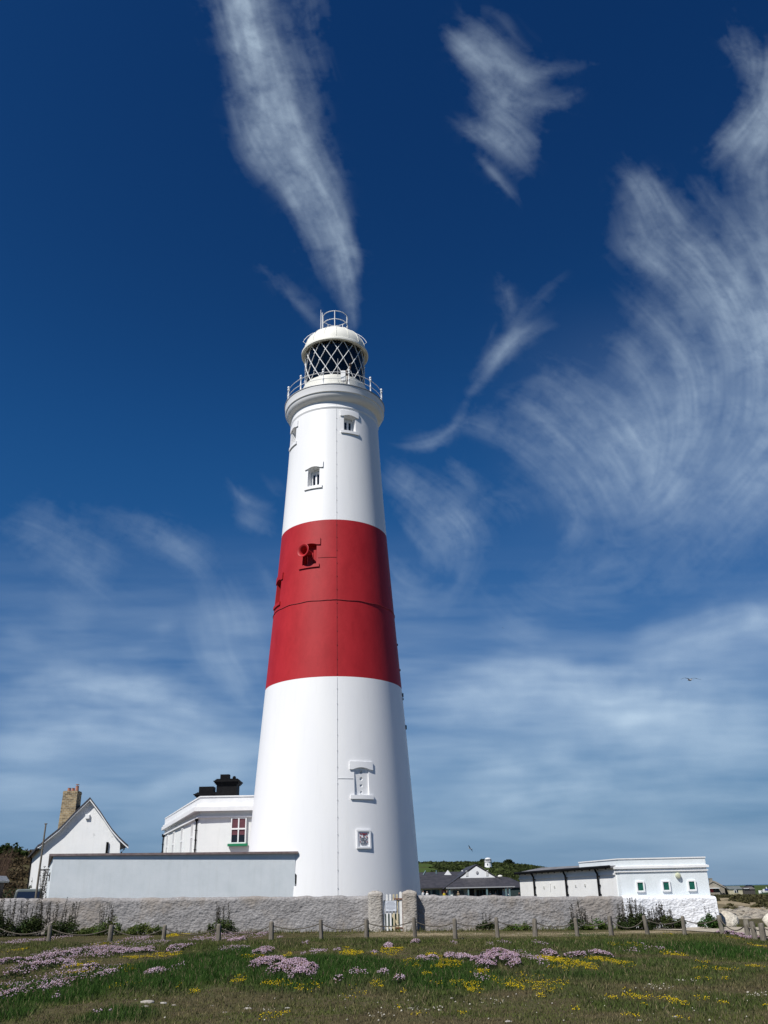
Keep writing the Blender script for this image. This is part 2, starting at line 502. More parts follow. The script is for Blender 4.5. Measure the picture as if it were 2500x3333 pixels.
BLOBS = []          # lush dark green patches: (x, y, rx, ry, strength)
def blob(u0, u1, v0, v1, s):
    x0, y0 = G(u0, (v0 + v1) / 2); x1, _ = G(u1, (v0 + v1) / 2)
    _, ya = G((u0 + u1) / 2, v1); _, yb = G((u0 + u1) / 2, v0)
    BLOBS.append(((x0 + x1) / 2, (ya + yb) / 2, abs(x1 - x0) / 2, abs(yb - ya) / 2, s))
blob(0, 330, 3175, 3285, 1.0); blob(250, 800, 3130, 3230, 1.0); blob(560, 830, 3090, 3180, 0.9)
blob(800, 1300, 3110, 3230, 1.0); blob(1180, 1650, 3130, 3240, 0.75); blob(1650, 2150, 3115, 3200, 0.5)
blob(2200, 2500, 3070, 3130, 0.9); blob(1500, 2500, 3062, 3110, 0.42); blob(1700, 2500, 3110, 3210, 0.42); blob(0, 1500, 3060, 3100, 0.25); blob(0, 30, 3290, 3330, 0.9); blob(1800, 2100, 3210, 3270, 0.35)
blob(330, 450, 3290, 3333, 0.8); blob(1850, 2500, 3230, 3290, 0.35); blob(1850, 1950, 3033, 3052, 0.8)

def lush(x, y):
    s = np.zeros_like(np.asarray(x, float))
    for bx, by, rx, ry, k in BLOBS:
        d = np.sqrt(((x - bx) / (rx + .3)) ** 2 + ((y - by) / (ry + .3)) ** 2)
        s = np.maximum(s, k * (1 - smooth((d - 0.55) / 0.75)))
    s = s + 0.55 * (fbm(x / 1.6, y / 1.6, 4, 31) - 0.48)
    s = s + 0.35 * (fbm(x / 0.45, y / 0.6, 2, 33) - 0.5)
    return np.clip(s, 0, 1)

def bare(x, y):
    x = np.asarray(x, float); y = np.asarray(y, float)
    s = np.zeros_like(x)
    # worn strip along the wall and at the gate, sandy and rocky ground on the right
    strip = np.exp(-((y - 39.0 - 0.3 * np.sin(x * .7)) / 1.5) ** 2) * smooth((x + 2.6) / 2) * (0.75 + 2.4 * (fbm(x / 1.5, y / .45, 4, 41) - 0.42))
    gate = np.exp(-(((x - 0.1) / 1.6) ** 2 + ((y - 41.0) / 2.2) ** 2)) * 0.9
    s = np.maximum(strip, gate)
    sand = smooth((y - 64) / 5) * (1 - smooth((y - 140) / 40)) * smooth((x - 14) / 5) * (0.35 + 1.4 * smooth((fbm(x / 9, y / 14, 4, 44) - 0.30) / 0.25))
    s = np.maximum(s, sand)
    return np.clip(s, 0, 1)

def region(x, y):
    d = np.hypot(x, y)
    return smooth((d - 140) / 80)

build_ground()

# path of pale gravel at the right, past the corner of the white wall
def sheet(name, outline_fn, us, m, lift, n=14):
    V = []; F = []
    for i, t in enumerate(us):
        (xa, ya), (xb, yb) = outline_fn(t)
        for k in range(n):
            q = k / (n - 1); x = xa + (xb - xa) * q; y = ya + (yb - ya) * q
            V.append((x, y, float(gh(x, y)) + lift))
    for i in range(len(us) - 1):
        for k in range(n - 1):
            F.append((i * n + k, i * n + k + 1, (i + 1) * n + k + 1, (i + 1) * n + k))
    o = np_mesh(name, V, F, m, smooth_=True); return tag(o, kind='structure')
M['gravel'] = varied('pale_gravel', (0.30, 0.26, 0.20), (0.42, 0.37, 0.29), 3, 0.95, 0.5, 60, 0.02)
pa = [(10.6, 41.6), (12.6, 38.0), (12.9, 35.0), (12.8, 31.0), (13.5, 24.0), (15.0, 10.0)]
pb = [(13.5, 42.9), (15.2, 42.6), (17.2, 41.5), (19.5, 38.0), (22.0, 28.0), (24.0, 12.0)]
def lerp_pts(p, t):
    t *= len(p) - 1; i = min(int(t), len(p) - 2); q = t - i
    return (p[i][0] + (p[i + 1][0] - p[i][0]) * q, p[i][1] + (p[i + 1][1] - p[i][1]) * q)
def pathfn(t):
    (xa, ya), b = lerp_pts(pa, t), lerp_pts(pb, t)
    return ((xa + 0.35 * (float(vnoise(t * 23, 3.3)) - .5), ya), b)
sheet('path', pathfn, np.linspace(0, 1, 60), M['gravel'], 0.03)

sea = mat('sea_water', (0.02, 0.07, 0.14), 0.25, 0, 0.5)
N(sea).bump(N(sea).noise(0.05, 4, 0.6), 0.5, 1.0)
so_ = np_mesh('sea', [(-60000, -60000, -9), (60000, -60000, -9), (60000, 60000, -9), (-60000, 60000, -9)], [(0, 1, 2, 3)], sea)
tag(so_, kind='structure')

# ================================================================== CIRRUS
def build_clouds():
    us = np.linspace(-560, 3080, 830); vs_ = np.concatenate([np.linspace(-360, 2860, 735), np.linspace(2860, 2925, 24)[1:]])
    Ug, Vg = np.meshgrid(us, vs_)
    E0 = np.zeros_like(Ug); CX = np.zeros_like(Ug); CY = np.zeros_like(Ug)
    Wx = Ug + 30 * (fbm(Ug / 230, Vg / 230, 3, 61) - .5) * 2 + 12 * (fbm(Ug / 60, Vg / 60, 3, 63) - .5) * 2
    Wy = Vg + 30 * (fbm(Ug / 230, Vg / 230, 3, 71) - .5) * 2 + 12 * (fbm(Ug / 60, Vg / 60, 3, 73) - .5) * 2
    def stroke(pts, w, inten, seed=0, fibre=0.65, fs=9.0, soft=1.6, asym=0.0):
        # adds soft ice density along a curve, and the wind direction for the fibres
        pts = np.array(pts, float)
        m = len(pts); T = np.linspace(0, m - 1, max(8, (m - 1) * 5))
        i = np.clip(T.astype(int), 0, m - 2); q = (T - i)[:, None]
        p0 = pts[np.maximum(i - 1, 0)]; p1 = pts[i]; p2 = pts[i + 1]; p3 = pts[np.minimum(i + 2, m - 1)]
        C = 0.5 * (2 * p1 + (p2 - p0) * q + (2 * p0 - 5 * p1 + 4 * p2 - p3) * q ** 2 + (3 * p1 - p0 - 3 * p2 + p3) * q ** 3)
        ws = (np.interp(T, np.linspace(0, m - 1, len(w)), w) if hasattr(w, '__len__') else np.full(len(T), float(w))) * 1.1
        its = np.interp(T, np.linspace(0, m - 1, len(inten)), inten) if hasattr(inten, '__len__') else np.full(len(T), float(inten)) * smooth(np.minimum(T, (m - 1) - T) * 2.6 / (m - 1) + 0.05)
        pad = ws.max() * 2.6 + 70
        mk = (Ug > C[:, 0].min() - pad) & (Ug < C[:, 0].max() + pad) & (Vg > C[:, 1].min() - pad) & (Vg < C[:, 1].max() + pad)
        if not mk.any(): return
        x = Wx[mk]; y = Wy[mk]
        best = np.full(x.shape, 1e9); Ww = np.ones_like(x); I = np.zeros_like(x); A = np.zeros_like(x); B = np.zeros_like(x)
        for k in range(len(C) - 1):
            a, b = C[k], C[k + 1]; ab = b - a; L = math.hypot(*ab) + 1e-6
            hc = np.clip(((x - a[0]) * ab[0] + (y - a[1]) * ab[1]) / (L * L), 0, 1)
            d = np.hypot(x - (a[0] + ab[0] * hc), y - (a[1] + ab[1] * hc)); up = d < best; th = math.atan2(ab[1], ab[0])
            best = np.where(up, d, best)
            Ww = np.where(up, ws[k] + (ws[k + 1] - ws[k]) * hc, Ww); I = np.where(up, its[k] + (its[k + 1] - its[k]) * hc, I)
            A = np.where(up, math.cos(2 * th), A); B = np.where(up, math.sin(2 * th), B)
        d_ = np.clip(I * np.exp(-(best / (Ww + 1e-3)) ** 2.0), 0, .95)
        E0[mk] = 1 - (1 - E0[mk]) * (1 - d_)
        wt = np.exp(-(best / (Ww * 1.3 + 25)) ** 2) * (.15 + I)
        if seed not in (30, 130, 52): CX[mk] += A * wt; CY[mk] += B * wt
    Z4 = lambda L: [(x * .7535, y * .7535) for x, y in L]
    Z5 = lambda L: [(1250 + x * .7535, y * .7535) for x, y in L]
    Z6 = lambda L: [(x * .7535, 1500 + y * .7535) for x, y in L]
    Z7 = lambda L: [(1250 + x * .7535, 1500 + y * .7535) for x, y in L]
    # the plume above the lantern
    stroke(Z4([(1000, -500), (1020, -200), (1055, 0), (1110, 200), (1190, 420), (1250, 600), (1345, 800), (1430, 1000), (1495, 1200), (1535, 1430)]),
           [96, 86, 72, 66, 78, 80, 58, 44, 26, 12], [0.5, 0.55, .66, .62, .56, .55, .52, .48, .42, .12], 1, 0.45, 9, 2.2)
    stroke(Z4([(1290, -300), (1300, 0), (1330, 250), (1390, 480)]), [70, 64, 50, 30], [.13, .13, .10, .02], 2, 0.2, 9)
    stroke(Z4([(1000, 120), (1060, 420), (1120, 640), (1260, 860), (1360, 1050), (1440, 1250)]), [30, 40, 44, 34, 30, 20], [.1, .22, .24, .2, .2, .1], 3, 0.7, 6)
    stroke(Z4([(960, 330), (990, 480), (1015, 690)]), 14, .16, 4, .6, 6)
    stroke(Z4([(1010, 620), (1100, 700), (1230, 850), (1330, 1000)]), 26, .2, 5, .7, 6)
    stroke(Z4([(1135, 1130), (1250, 1270), (1380, 1390)]), [10, 18, 24], [.1, .22, .14], 6, .4, 5)
    stroke(Z4([(1460, 900), (1520, 1100), (1545, 1400)]), [20, 14, 10], [.1, .3, .2], 7, .3, 6)
    # ragged cloud, upper middle
    stroke(Z5([(280, 150), (340, 200), (440, 290), (540, 400), (640, 460)]), [16, 28, 48, 66, 40], [.2, .42, .38, .34, .1], 8, .7, 6)
    stroke(Z5([(360, 100), (460, 200), (580, 300), (660, 400)]), [26, 36, 50, 30], [.1, .32, .3, .1], 9, .75, 6)
    stroke(Z5([(420, 380), (540, 520), (620, 640), (650, 700)]), [30, 44, 40, 20], [.1, .3, .26, .02], 10, .8, 5)
    stroke(Z5([(330, 520), (400, 560), (500, 620), (590, 720), (640, 790)]), [16, 32, 40, 30, 12], [.12, .34, .36, .28, .04], 11, .7, 5)
    stroke(Z5([(425, 680), (480, 740), (560, 830), (600, 880)]), [5, 11, 12, 10], [.15, .42, .25, .03], 12, .3, 5)
    stroke(Z5([(600, 330), (700, 300), (820, 285), (920, 260)]), [24, 20, 14, 10], [.26, .2, .13, .06], 13, .7, 5)
    stroke(Z5([(440, 60), (480, 60), (530, 110), (545, 160)]), [8, 9, 9, 6], [.12, .13, .12, .06], 14, .4, 4)
    stroke(Z5([(640, 460), (760, 420), (850, 370)]), [30, 26, 12], [.14, .13, .04], 15, .7, 5)
    # big swirl on the right
    stroke(Z5([(1060, 760), (1110, 830), (1140, 930), (1130, 1040), (1190, 1130)]), [30, 62, 76, 66, 60], [.2, .42, .38, .38, .28], 16, .5, 8)
    stroke(Z5([(1180, 820), (1260, 920), (1400, 1080), (1560, 1260), (1700, 1480)]), [24, 44, 60, 80, 90], [.1, .26, .30, .34, .3], 17, .45, 9)
    stroke(Z5([(1130, 1080), (1300, 1180), (1450, 1330), (1560, 1530), (1570, 1760), (1500, 1980), (1380, 2150)]), [60, 100, 150, 180, 180, 150, 110], [.34, .46, .52, .54, .52, .46, .3], 18, .42, 11)
    stroke(Z5([(1660, 1200), (1800, 1500), (1800, 1900), (1600, 2150)]), [110, 150, 150, 120], [.35, .45, .45, .3], 19, .35, 13)
    for k, (pts, ww, ii) in enumerate([
        ([(980, 1250), (1090, 1340), (1230, 1480), (1330, 1680), (1350, 1900), (1290, 2100)], [24, 34, 40, 46, 46, 40], .44),
        ([(880, 1500), (1010, 1480), (1130, 1620), (1230, 1800), (1260, 2000), (1220, 2150)], [14, 24, 36, 44, 44, 30], .36),
        ([(740, 1560), (900, 1670), (1040, 1810), (1120, 1980), (1130, 2140)], [16, 26, 36, 42, 30], .36),
        ([(560, 1700), (720, 1650), (880, 1830), (980, 2000), (1010, 2160)], [16, 26, 32, 36, 30], .36),
        ([(480, 1640), (600, 1730), (740, 1850), (850, 2000), (900, 2160)], [12, 28, 30, 34, 30], .34),
        ([(310, 1760), (380, 1820), (520, 1870), (650, 1980), (760, 2140)], [14, 26, 36, 40, 30], .36),
        ([(1320, 750), (1420, 850), (1520, 980), (1680, 1180)], [18, 30, 34, 30], .26),
        ([(1400, 1300), (1480, 1500), (1480, 1720), (1420, 1950)], [30, 36, 40, 36], .3),
        ([(1550, 800), (1650, 950), (1760, 1150)], [30, 40, 40], .25)]):
        stroke(Z5(pts), [q * 1.25 for q in ww], ii * .62, 20 + k, .6, 9, 1.4)
    stroke(Z5([(560, 1800), (800, 1860), (1050, 1960), (1300, 1980), (1600, 1900)]), [90, 140, 160, 170, 150], .34, 30, .4, 11)
    stroke(Z5([(1000, 1500), (1150, 1700), (1200, 1950)]), [90, 130, 110], .26, 130, .4, 11)
    stroke(Z5([(1530, 110), (1560, 200), (1590, 330)]), [30, 46, 34], [.06, .22, .1], 31, .6, 6)
    stroke(Z5([(1480, 190), (1560, 240), (1640, 260)]), [14, 26, 26], [.04, .14, .12], 131, .6, 6)
    stroke(Z5([(1740, 320), (1660, 430), (1570, 520), (1480, 590), (1400, 660)]), [56, 50, 46, 36, 20], [.42, .44, .36, .24, .02], 32, .55, 7)
    stroke(Z5([(1700, 380), (1640, 560), (1540, 760)]), [60, 70, 60], [.3, .24, .04], 132, .5, 8)
    stroke(Z5([(1700, 540), (1580, 620), (1450, 660)]), [40, 36, 24], [.34, .28, .1], 33, .5, 7)
    stroke(Z5([(1640, 200), (1680, 360)]), [30, 40], .3, 34, .5, 6)
    stroke(Z5([(1700, 480), (1670, 750), (1690, 1050), (1660, 1350)]), [50, 80, 90, 90], [.22, .34, .36, .3], 140, .5, 8)
    # little bird shaped wisp
    stroke(Z5([(500, 1190), (520, 1260), (545, 1340), (580, 1430)]), [16, 26, 24, 14], [.02, .22, .28, .2], 35, .6, 5)
    stroke(Z5([(590, 1420), (520, 1500), (450, 1590), (350, 1740)]), [16, 28, 22, 8], [.1, .55, .34, .02], 135, .5, 5)
    stroke(Z5([(470, 1390), (480, 1470)]), 10, .12, 136, .5, 5)
    stroke(Z5([(720, 1400), (620, 1440), (540, 1480), (470, 1570)]), [14, 26, 26, 12], [.1, .32, .44, .2], 36, .5, 5)
    stroke(Z5([(780, 1190), (680, 1270), (590, 1350)]), [14, 18, 12], [.06, .15, .13], 37, .6, 5)
    stroke(Z5([(80, 1930), (170, 1915), (260, 1880), (330, 1800)]), [8, 22, 18, 12], [.14, .36, .3, .2], 38, .6, 5)
    stroke(Z5([(1690, 1860), (1620, 1970), (1500, 2110), (1460, 2160)]), [18, 14, 12, 10], [.4, .34, .28, .1], 39, .5, 5)
    # under the swirl, right of the tower
    for k, (pts, ww, ii) in enumerate([
        ([(0, 20), (60, 90), (200, 250), (290, 380), (310, 520)], [30, 36, 40, 44, 30], .36),
        ([(40, 210), (140, 320), (240, 430)], [10, 15, 14], .3),
        ([(110, 60), (240, 150), (350, 230), (400, 350), (380, 470)], [24, 44, 50, 48, 30], .34),
        ([(270, 0), (360, 90), (420, 180)], [16, 22, 16], .26),
        ([(440, 160), (560, 180), (600, 260)], [40, 60, 40], .16),
        ([(560, -40), (700, 40), (810, 140), (850, 240), (790, 340), (690, 450)], [40, 56, 50, 40, 30, 14], .38),
        ([(900, -60), (1080, 60), (1200, 130), (1320, 40)], [90, 110, 60, 40], .34),
        ([(460, 430), (330, 540), (270, 620), (220, 700)], [20, 34, 18, 8], .25),
        ([(0, 400), (80, 520), (260, 560)], [40, 60, 40], .18),
        ([(400, 560), (480, 650), (600, 760), (760, 830)], [26, 30, 40, 40], .14),
        ([(1080, 250), (1240, 160), (1330, 60)], [20, 20, 16], .28),
        ([(1440, 150), (1520, 80), (1600, 10)], [12, 14, 14], .3)]):
        stroke(Z7(pts), [q * 1.15 for q in ww], ii * .75, 40 + k, .6, 8, 1.4)
    stroke(Z7([(500, 640), (1000, 480), (1700, 330)]), [70, 90, 120], .14, 52, .3, 12)
    # soft bands low on the right
    stroke(Z7([(60, 1080), (260, 1060), (480, 1040), (760, 1000), (1100, 1060), (1700, 1080)]), [50, 74, 80, 70, 80, 120], .44, 53, .22, 14)
    stroke(Z7([(280, 880), (480, 890), (640, 930), (900, 950), (1200, 960), (1700, 960)]), [20, 40, 50, 50, 60, 90], .4, 54, .3, 12)
    stroke(Z7([(900, 900), (1150, 840), (1400, 740), (1560, 700), (1760, 720)]), [20, 40, 56, 60, 70], [.15, .26, .34, .4, .4], 55, .4, 10)
    stroke(Z7([(1390, 690), (1480, 660)]), [10, 12], .3, 56, .4, 6)
    stroke(Z7([(1580, 640), (1610, 690), (1590, 730)]), [14, 16, 14], .26, 57, .4, 6)
    stroke(Z7([(1040, 790), (1200, 730), (1400, 690)]), [20, 26, 24], .22, 58, .5, 8)
    stroke(Z7([(240, 1340), (500, 1320), (760, 1270), (900, 1300)]), [24, 50, 52, 30], .36, 59, .3, 12)
    stroke(Z7([(150, 1470), (500, 1450), (900, 1400), (1700, 1300)]), [50, 60, 110, 190], .36, 60, .2, 14)
    stroke(Z7([(800, 1180), (1200, 1150), (1800, 1160)]), [60, 90, 100], .34, 61, .25, 14)
    # left side
    stroke(Z6([(-60, 250), (150, 280), (400, 400), (520, 440)]), [40, 70, 50, 30], .24, 62, .55, 9)
    stroke(Z6([(280, 180), (520, 270), (700, 330), (860, 440), (920, 520)]), [20, 34, 50, 40, 20], .24, 63, .6, 7)
    stroke(Z6([(60, 380), (330, 480), (440, 560), (540, 650)]), [40, 60, 50, 24], .2, 64, .55, 8)
    stroke(Z6([(240, 560), (300, 650), (420, 690)]), [30, 50, 30], .16, 65, .5, 8)
    stroke(Z6([(1000, 110), (1050, 180), (1150, 215)]), [12, 20, 16], [.06, .44, .1], 66, .5, 5)
    stroke(Z6([(1000, 240), (1060, 265), (1180, 320)]), [14, 26, 14], [.1, .46, .04], 67, .5, 5)
    stroke(Z6([(1150, 60), (1220, 190)]), [20, 20], .14, 68, .5, 6)
    stroke(Z6([(640, 720), (700, 710), (770, 680)]), [8, 14, 9], .36, 69, .4, 5)
    stroke(Z6([(575, 592), (615, 602)]), [5, 6], .22, 70, .2, 4)
    stroke(Z6([(1120, 440), (1170, 520), (1200, 580)]), [10, 14, 12], .22, 71, .4, 5)
    stroke(Z6([(900, 560), (940, 700), (970, 850), (1060, 960), (1080, 1060)]), [36, 64, 64, 44, 26], [.12, .36, .36, .26, .1], 72, .5, 8)
    stroke(Z6([(1020, 560), (1090, 700), (1120, 850)]), [36, 50, 36], [.12, .26, .2], 73, .5, 8)
    stroke(Z6([(820, 700), (850, 820), (900, 920)]), [14, 18, 12], .2, 74, .5, 6)
    stroke(Z6([(460, 850), (640, 780), (800, 760)]), [30, 34, 24], .2, 75, .5, 8)
    stroke(Z6([(0, 740), (100, 780), (180, 850)]), [30, 34, 24], .2, 76, .5, 8)
    stroke(Z6([(-100, 1010), (120, 960), (300, 920), (460, 960), (680, 1020), (900, 1080), (1160, 1130)]), [70, 74, 60, 54, 60, 56, 50], .46, 77, .3, 12)
    stroke(Z6([(-100, 1120), (150, 1150), (500, 1120), (900, 1170), (1160, 1190)]), [80, 80, 60, 50, 40], .34, 78, .25, 14)
    stroke(Z6([(520, 1425), (680, 1410), (850, 1385), (1000, 1350), (1150, 1290)]), [8, 22, 20, 30, 30], .42, 79, .3, 8)
    stroke(Z6([(760, 1290), (950, 1280), (1130, 1260)]), [24, 30, 34], .3, 80, .3, 10)
    stroke(Z6([(-60, 1440), (200, 1410), (400, 1410)]), [14, 14, 6], .3, 81, .3, 8)
    stroke(Z6([(-60, 1240), (120, 1230), (300, 1260)]), [50, 50, 24], .2, 82, .3, 10)
    stroke(Z6([(400, 1560), (800, 1520), (1100, 1480)]), [24, 34, 34], .2, 83, .3, 10)
    def blur(A, sg):
        k = np.exp(-0.5 * (np.arange(-int(3 * sg), int(3 * sg) + 1) / sg) ** 2); k /= k.sum(); h = len(k) // 2
        B = np.zeros_like(A); Pd = np.pad(A, ((h, h), (0, 0)), 'edge')
        for i, q in enumerate(k): B += q * Pd[i:i + A.shape[0]]
        C = np.zeros_like(A); Pd = np.pad(B, ((0, 0), (h, h)), 'edge')
        for i, q in enumerate(k): C += q * Pd[:, i:i + A.shape[1]]
        return C
    nr, nc = Ug.shape
    cx_, cy_ = blur(CX, 5) + 0.004, blur(CY, 5)
    th = 0.5 * np.arctan2(cy_, cx_) + 0.22 * (fbm(Ug / 260, Vg / 260, 3, 97) - .5)
    DX, DY = np.cos(th), np.sin(th)
    # seeds: uneven tufts of ice, then combed along the wind
    wn = RNG.rand(nr, nc)
    n1 = blur(wn, 0.8); n1 = (n1 - n1.mean()) / n1.std(); n2 = blur(RNG.rand(nr, nc), 2.2); n2 = (n2 - n2.mean()) / n2.std()
    tuft = fbm(Ug / 110, Vg / 110, 4, 88, .6)
    src_f = np.clip(1 + 1.5 * n1 + .9 * n2, 0, 6)
    def sample(A, px_, py_):
        px_ = np.clip(px_, 0, nc - 1.001); py_ = np.clip(py_, 0, nr - 1.001)
        x0 = px_.astype(np.int32); y0 = py_.astype(np.int32); fx = px_ - x0; fy = py_ - y0
        return (A[y0, x0] * (1 - fx) + A[y0, x0 + 1] * fx) * (1 - fy) + (A[y0 + 1, x0] * (1 - fx) + A[y0 + 1, x0 + 1] * fx) * fy
    gy, gx = np.meshgrid(np.arange(nr, dtype=float), np.arange(nc, dtype=float), indexing='ij')
    S1 = E0 * np.clip(.45 + 1.7 * (tuft - .34), .15, 1.6) * np.clip(.55 + .9 * fbm(Ug / 34, Vg / 34, 3, 89, .6), .4, 1.5)
    acc = src_f.copy(); accE = S1.copy(); wsum = 1.0
    for sg in (-1, 1):
        X_, Y_ = gx.copy(), gy.copy(); dx, dy = DX * sg, DY * sg
        for k in range(1, 19):
            X_ += dx * 1.25; Y_ += dy * 1.25
            ix = np.clip(np.rint(X_), 0, nc - 1).astype(np.int32); iy = np.clip(np.rint(Y_), 0, nr - 1).astype(np.int32)
            ndx, ndy = DX[iy, ix], DY[iy, ix]; s_ = np.sign(ndx * dx + ndy * dy); s_[s_ == 0] = 1
            dx, dy = ndx * s_, ndy * s_
            wk = (1 + math.cos(math.pi * k / 19)) / 2
            acc += wk * sample(src_f, X_, Y_); accE += wk * sample(S1, X_, Y_); wsum += wk if sg > 0 else 0
    wt_ = 1 + 2 * (wsum - 1)
    tex = acc / wt_; tex = (tex - tex.mean()) / tex.std(); EE = accE / wt_
    E0b = blur(E0, 6)
    band = fbm(Wx / 420 + 5, Wy / 46 + .10 * Ug / 46, 5, 93, .62)
    soft = (blur(E0, 3) * (1 - .5 * smooth((Vg - 1750) / 350)) + .5 * smooth((Vg - 1750) / 350) * E0b * np.clip(1 + 2.6 * (band - .5), .1, 2.2)) * np.clip(.45 + 1.2 * (fbm(Wx / 150 + 3, Wy / 120, 4, 90, .6) - .1), .25, 1.35)
    low = smooth((Vg - 1750) / 350)
    D = (0.56 - .16 * low) * EE * np.clip(1.0 + .17 * tex, .3, 2) + (0.44 + .16 * low) * soft * (1 + .05 * tex)
    D = np.clip(D - 0.012 * np.clip(1 - .6 * tex, 0, 2), 0, .9)
    D = 0.70 * D + 0.20 * blur(D, 2) + 0.10 * blur(D, 7)
    rag = fbm(Wx / 48 + 9, Wy / 40, 5, 92, .68)
    rag = rag * (1 - .6 * low) + .5 * .6 * low
    D = np.clip(D * (0.62 + .80 * rag) - 0.055 * np.clip(1.15 - 2 * rag, 0, 1), 0, .9)
    right = smooth((Ug - 1450) / 250) * smooth((Vg - 450) / 200) * (1 - low)
    D = D * (1 - .5 * low) + blur(D, 1.5) * .5 * low
    left = (1 - smooth((Ug - 850) / 150)) * smooth((Vg - 1450) / 100) * (1 - smooth((Vg - 2080) / 120))
    D = D * (0.68 - 0.20 * right + 0.20 * low) * (1 - .34 * left)
    # thin veil thickening towards the horizon
    veil = smooth((Vg - 1650) / 700) * (0.05 + 0.50 * np.clip(fbm(Ug / 800 + 4, Vg / 110 + 1, 5, 91, .6) - .24, 0, 1))
    veil = veil + 0.07 * smooth((Ug - 1500) / 700) * smooth((Vg - 900) / 500) * (1 - smooth((Vg - 1650) / 200))
    veil *= 1 - smooth((Vg - 2480) / 420) * 0.35
    D = 1 - (1 - D) * (1 - np.clip(veil, 0, .9))
    edge = smooth((Vg + 350) / 200) * smooth((Ug + 550) / 250) * smooth((3070 - Ug) / 250)
    D = D * edge
    d = _F[None, None, :] + R2[None, None, :] * ((Ug - 1250) / FPX)[..., None] + U2[None, None, :] * ((1666.5 - Vg) / FPX)[..., None]
    hd = np.hypot(d[..., 0], d[..., 1]); te = np.maximum(d[..., 2] / hd, -0.0005)
    RE = 6371000.0; H0 = 9000.0
    dist = RE * (-te + np.sqrt(te * te + 2 * H0 / RE))
    X = d[..., 0] / hd * dist; Y = d[..., 1] / hd * dist; Z = H0 - dist ** 2 / (2 * RE)
    V = np.stack([X, Y, Z], -1).reshape(-1, 3)
    n, m = Ug.shape
    i, j = np.meshgrid(np.arange(n - 1), np.arange(m - 1), indexing='ij')
    F = np.stack([i * m + j, (i + 1) * m + j, (i + 1) * m + j + 1, i * m + j + 1], -1).reshape(-1, 4)
    m_ = bpy.data.materials.new('cirrus'); m_.use_nodes = True
    t = m_.node_tree; t.nodes.clear()
    at = t.nodes.new('ShaderNodeAttribute'); at.attribute_name = 'tint'
    sp = t.nodes.new('ShaderNodeSeparateXYZ'); t.links.new(at.outputs['Vector'], sp.inputs[0])
    tr = t.nodes.new('ShaderNodeBsdfTransparent'); tl = t.nodes.new('ShaderNodeBsdfTranslucent')
    tl.inputs[0].default_value = (0.50, 0.61, 0.67, 1)
    mx = t.nodes.new('ShaderNodeMixShader'); oo = t.nodes.new('ShaderNodeOutputMaterial')
    t.links.new(sp.outputs[0], mx.inputs[0]); t.links.new(tr.outputs[0], mx.inputs[1]); t.links.new(tl.outputs[0], mx.inputs[2])
    t.links.new(mx.outputs[0], oo.inputs['Surface'])
    o = np_mesh('clouds', V, F, m_, tint=np.repeat(D.reshape(-1, 1), 3, 1), smooth_=True)
    tag(o, kind='stuff', label='thin streaky white cirrus spread across the blue sky')
build_clouds()
# ================================================================== THE LIGHTHOUSE
TC = np.array([-3.52, 57.0])
TH0 = 0.0
_pz = np.array([-0.5, 1.4, 4.3, 11.6, 13.64, 18.6, 24.29, 31.1, 33.0, 34.0])
_pr = np.array([5.33, 5.225, 5.07, 4.60, 4.43, 4.05, 3.68, 3.28, 3.19, 3.17])
_pc = np.polyfit(_pz, _pr, 3)
def tr(z): return float(np.polyval(_pc, z))
def tp(th, r, z):
    """point round the tower's axis; th in degrees from the side that faces the meadow"""
    a = math.radians(th); return (TC[0] + r * math.sin(a), TC[1] - r * math.cos(a), z)

LH = empty('lighthouse', (TC[0], TC[1], 0.0), 'tall white lighthouse with one broad red band and a latticed lantern on top', 'lighthouse')

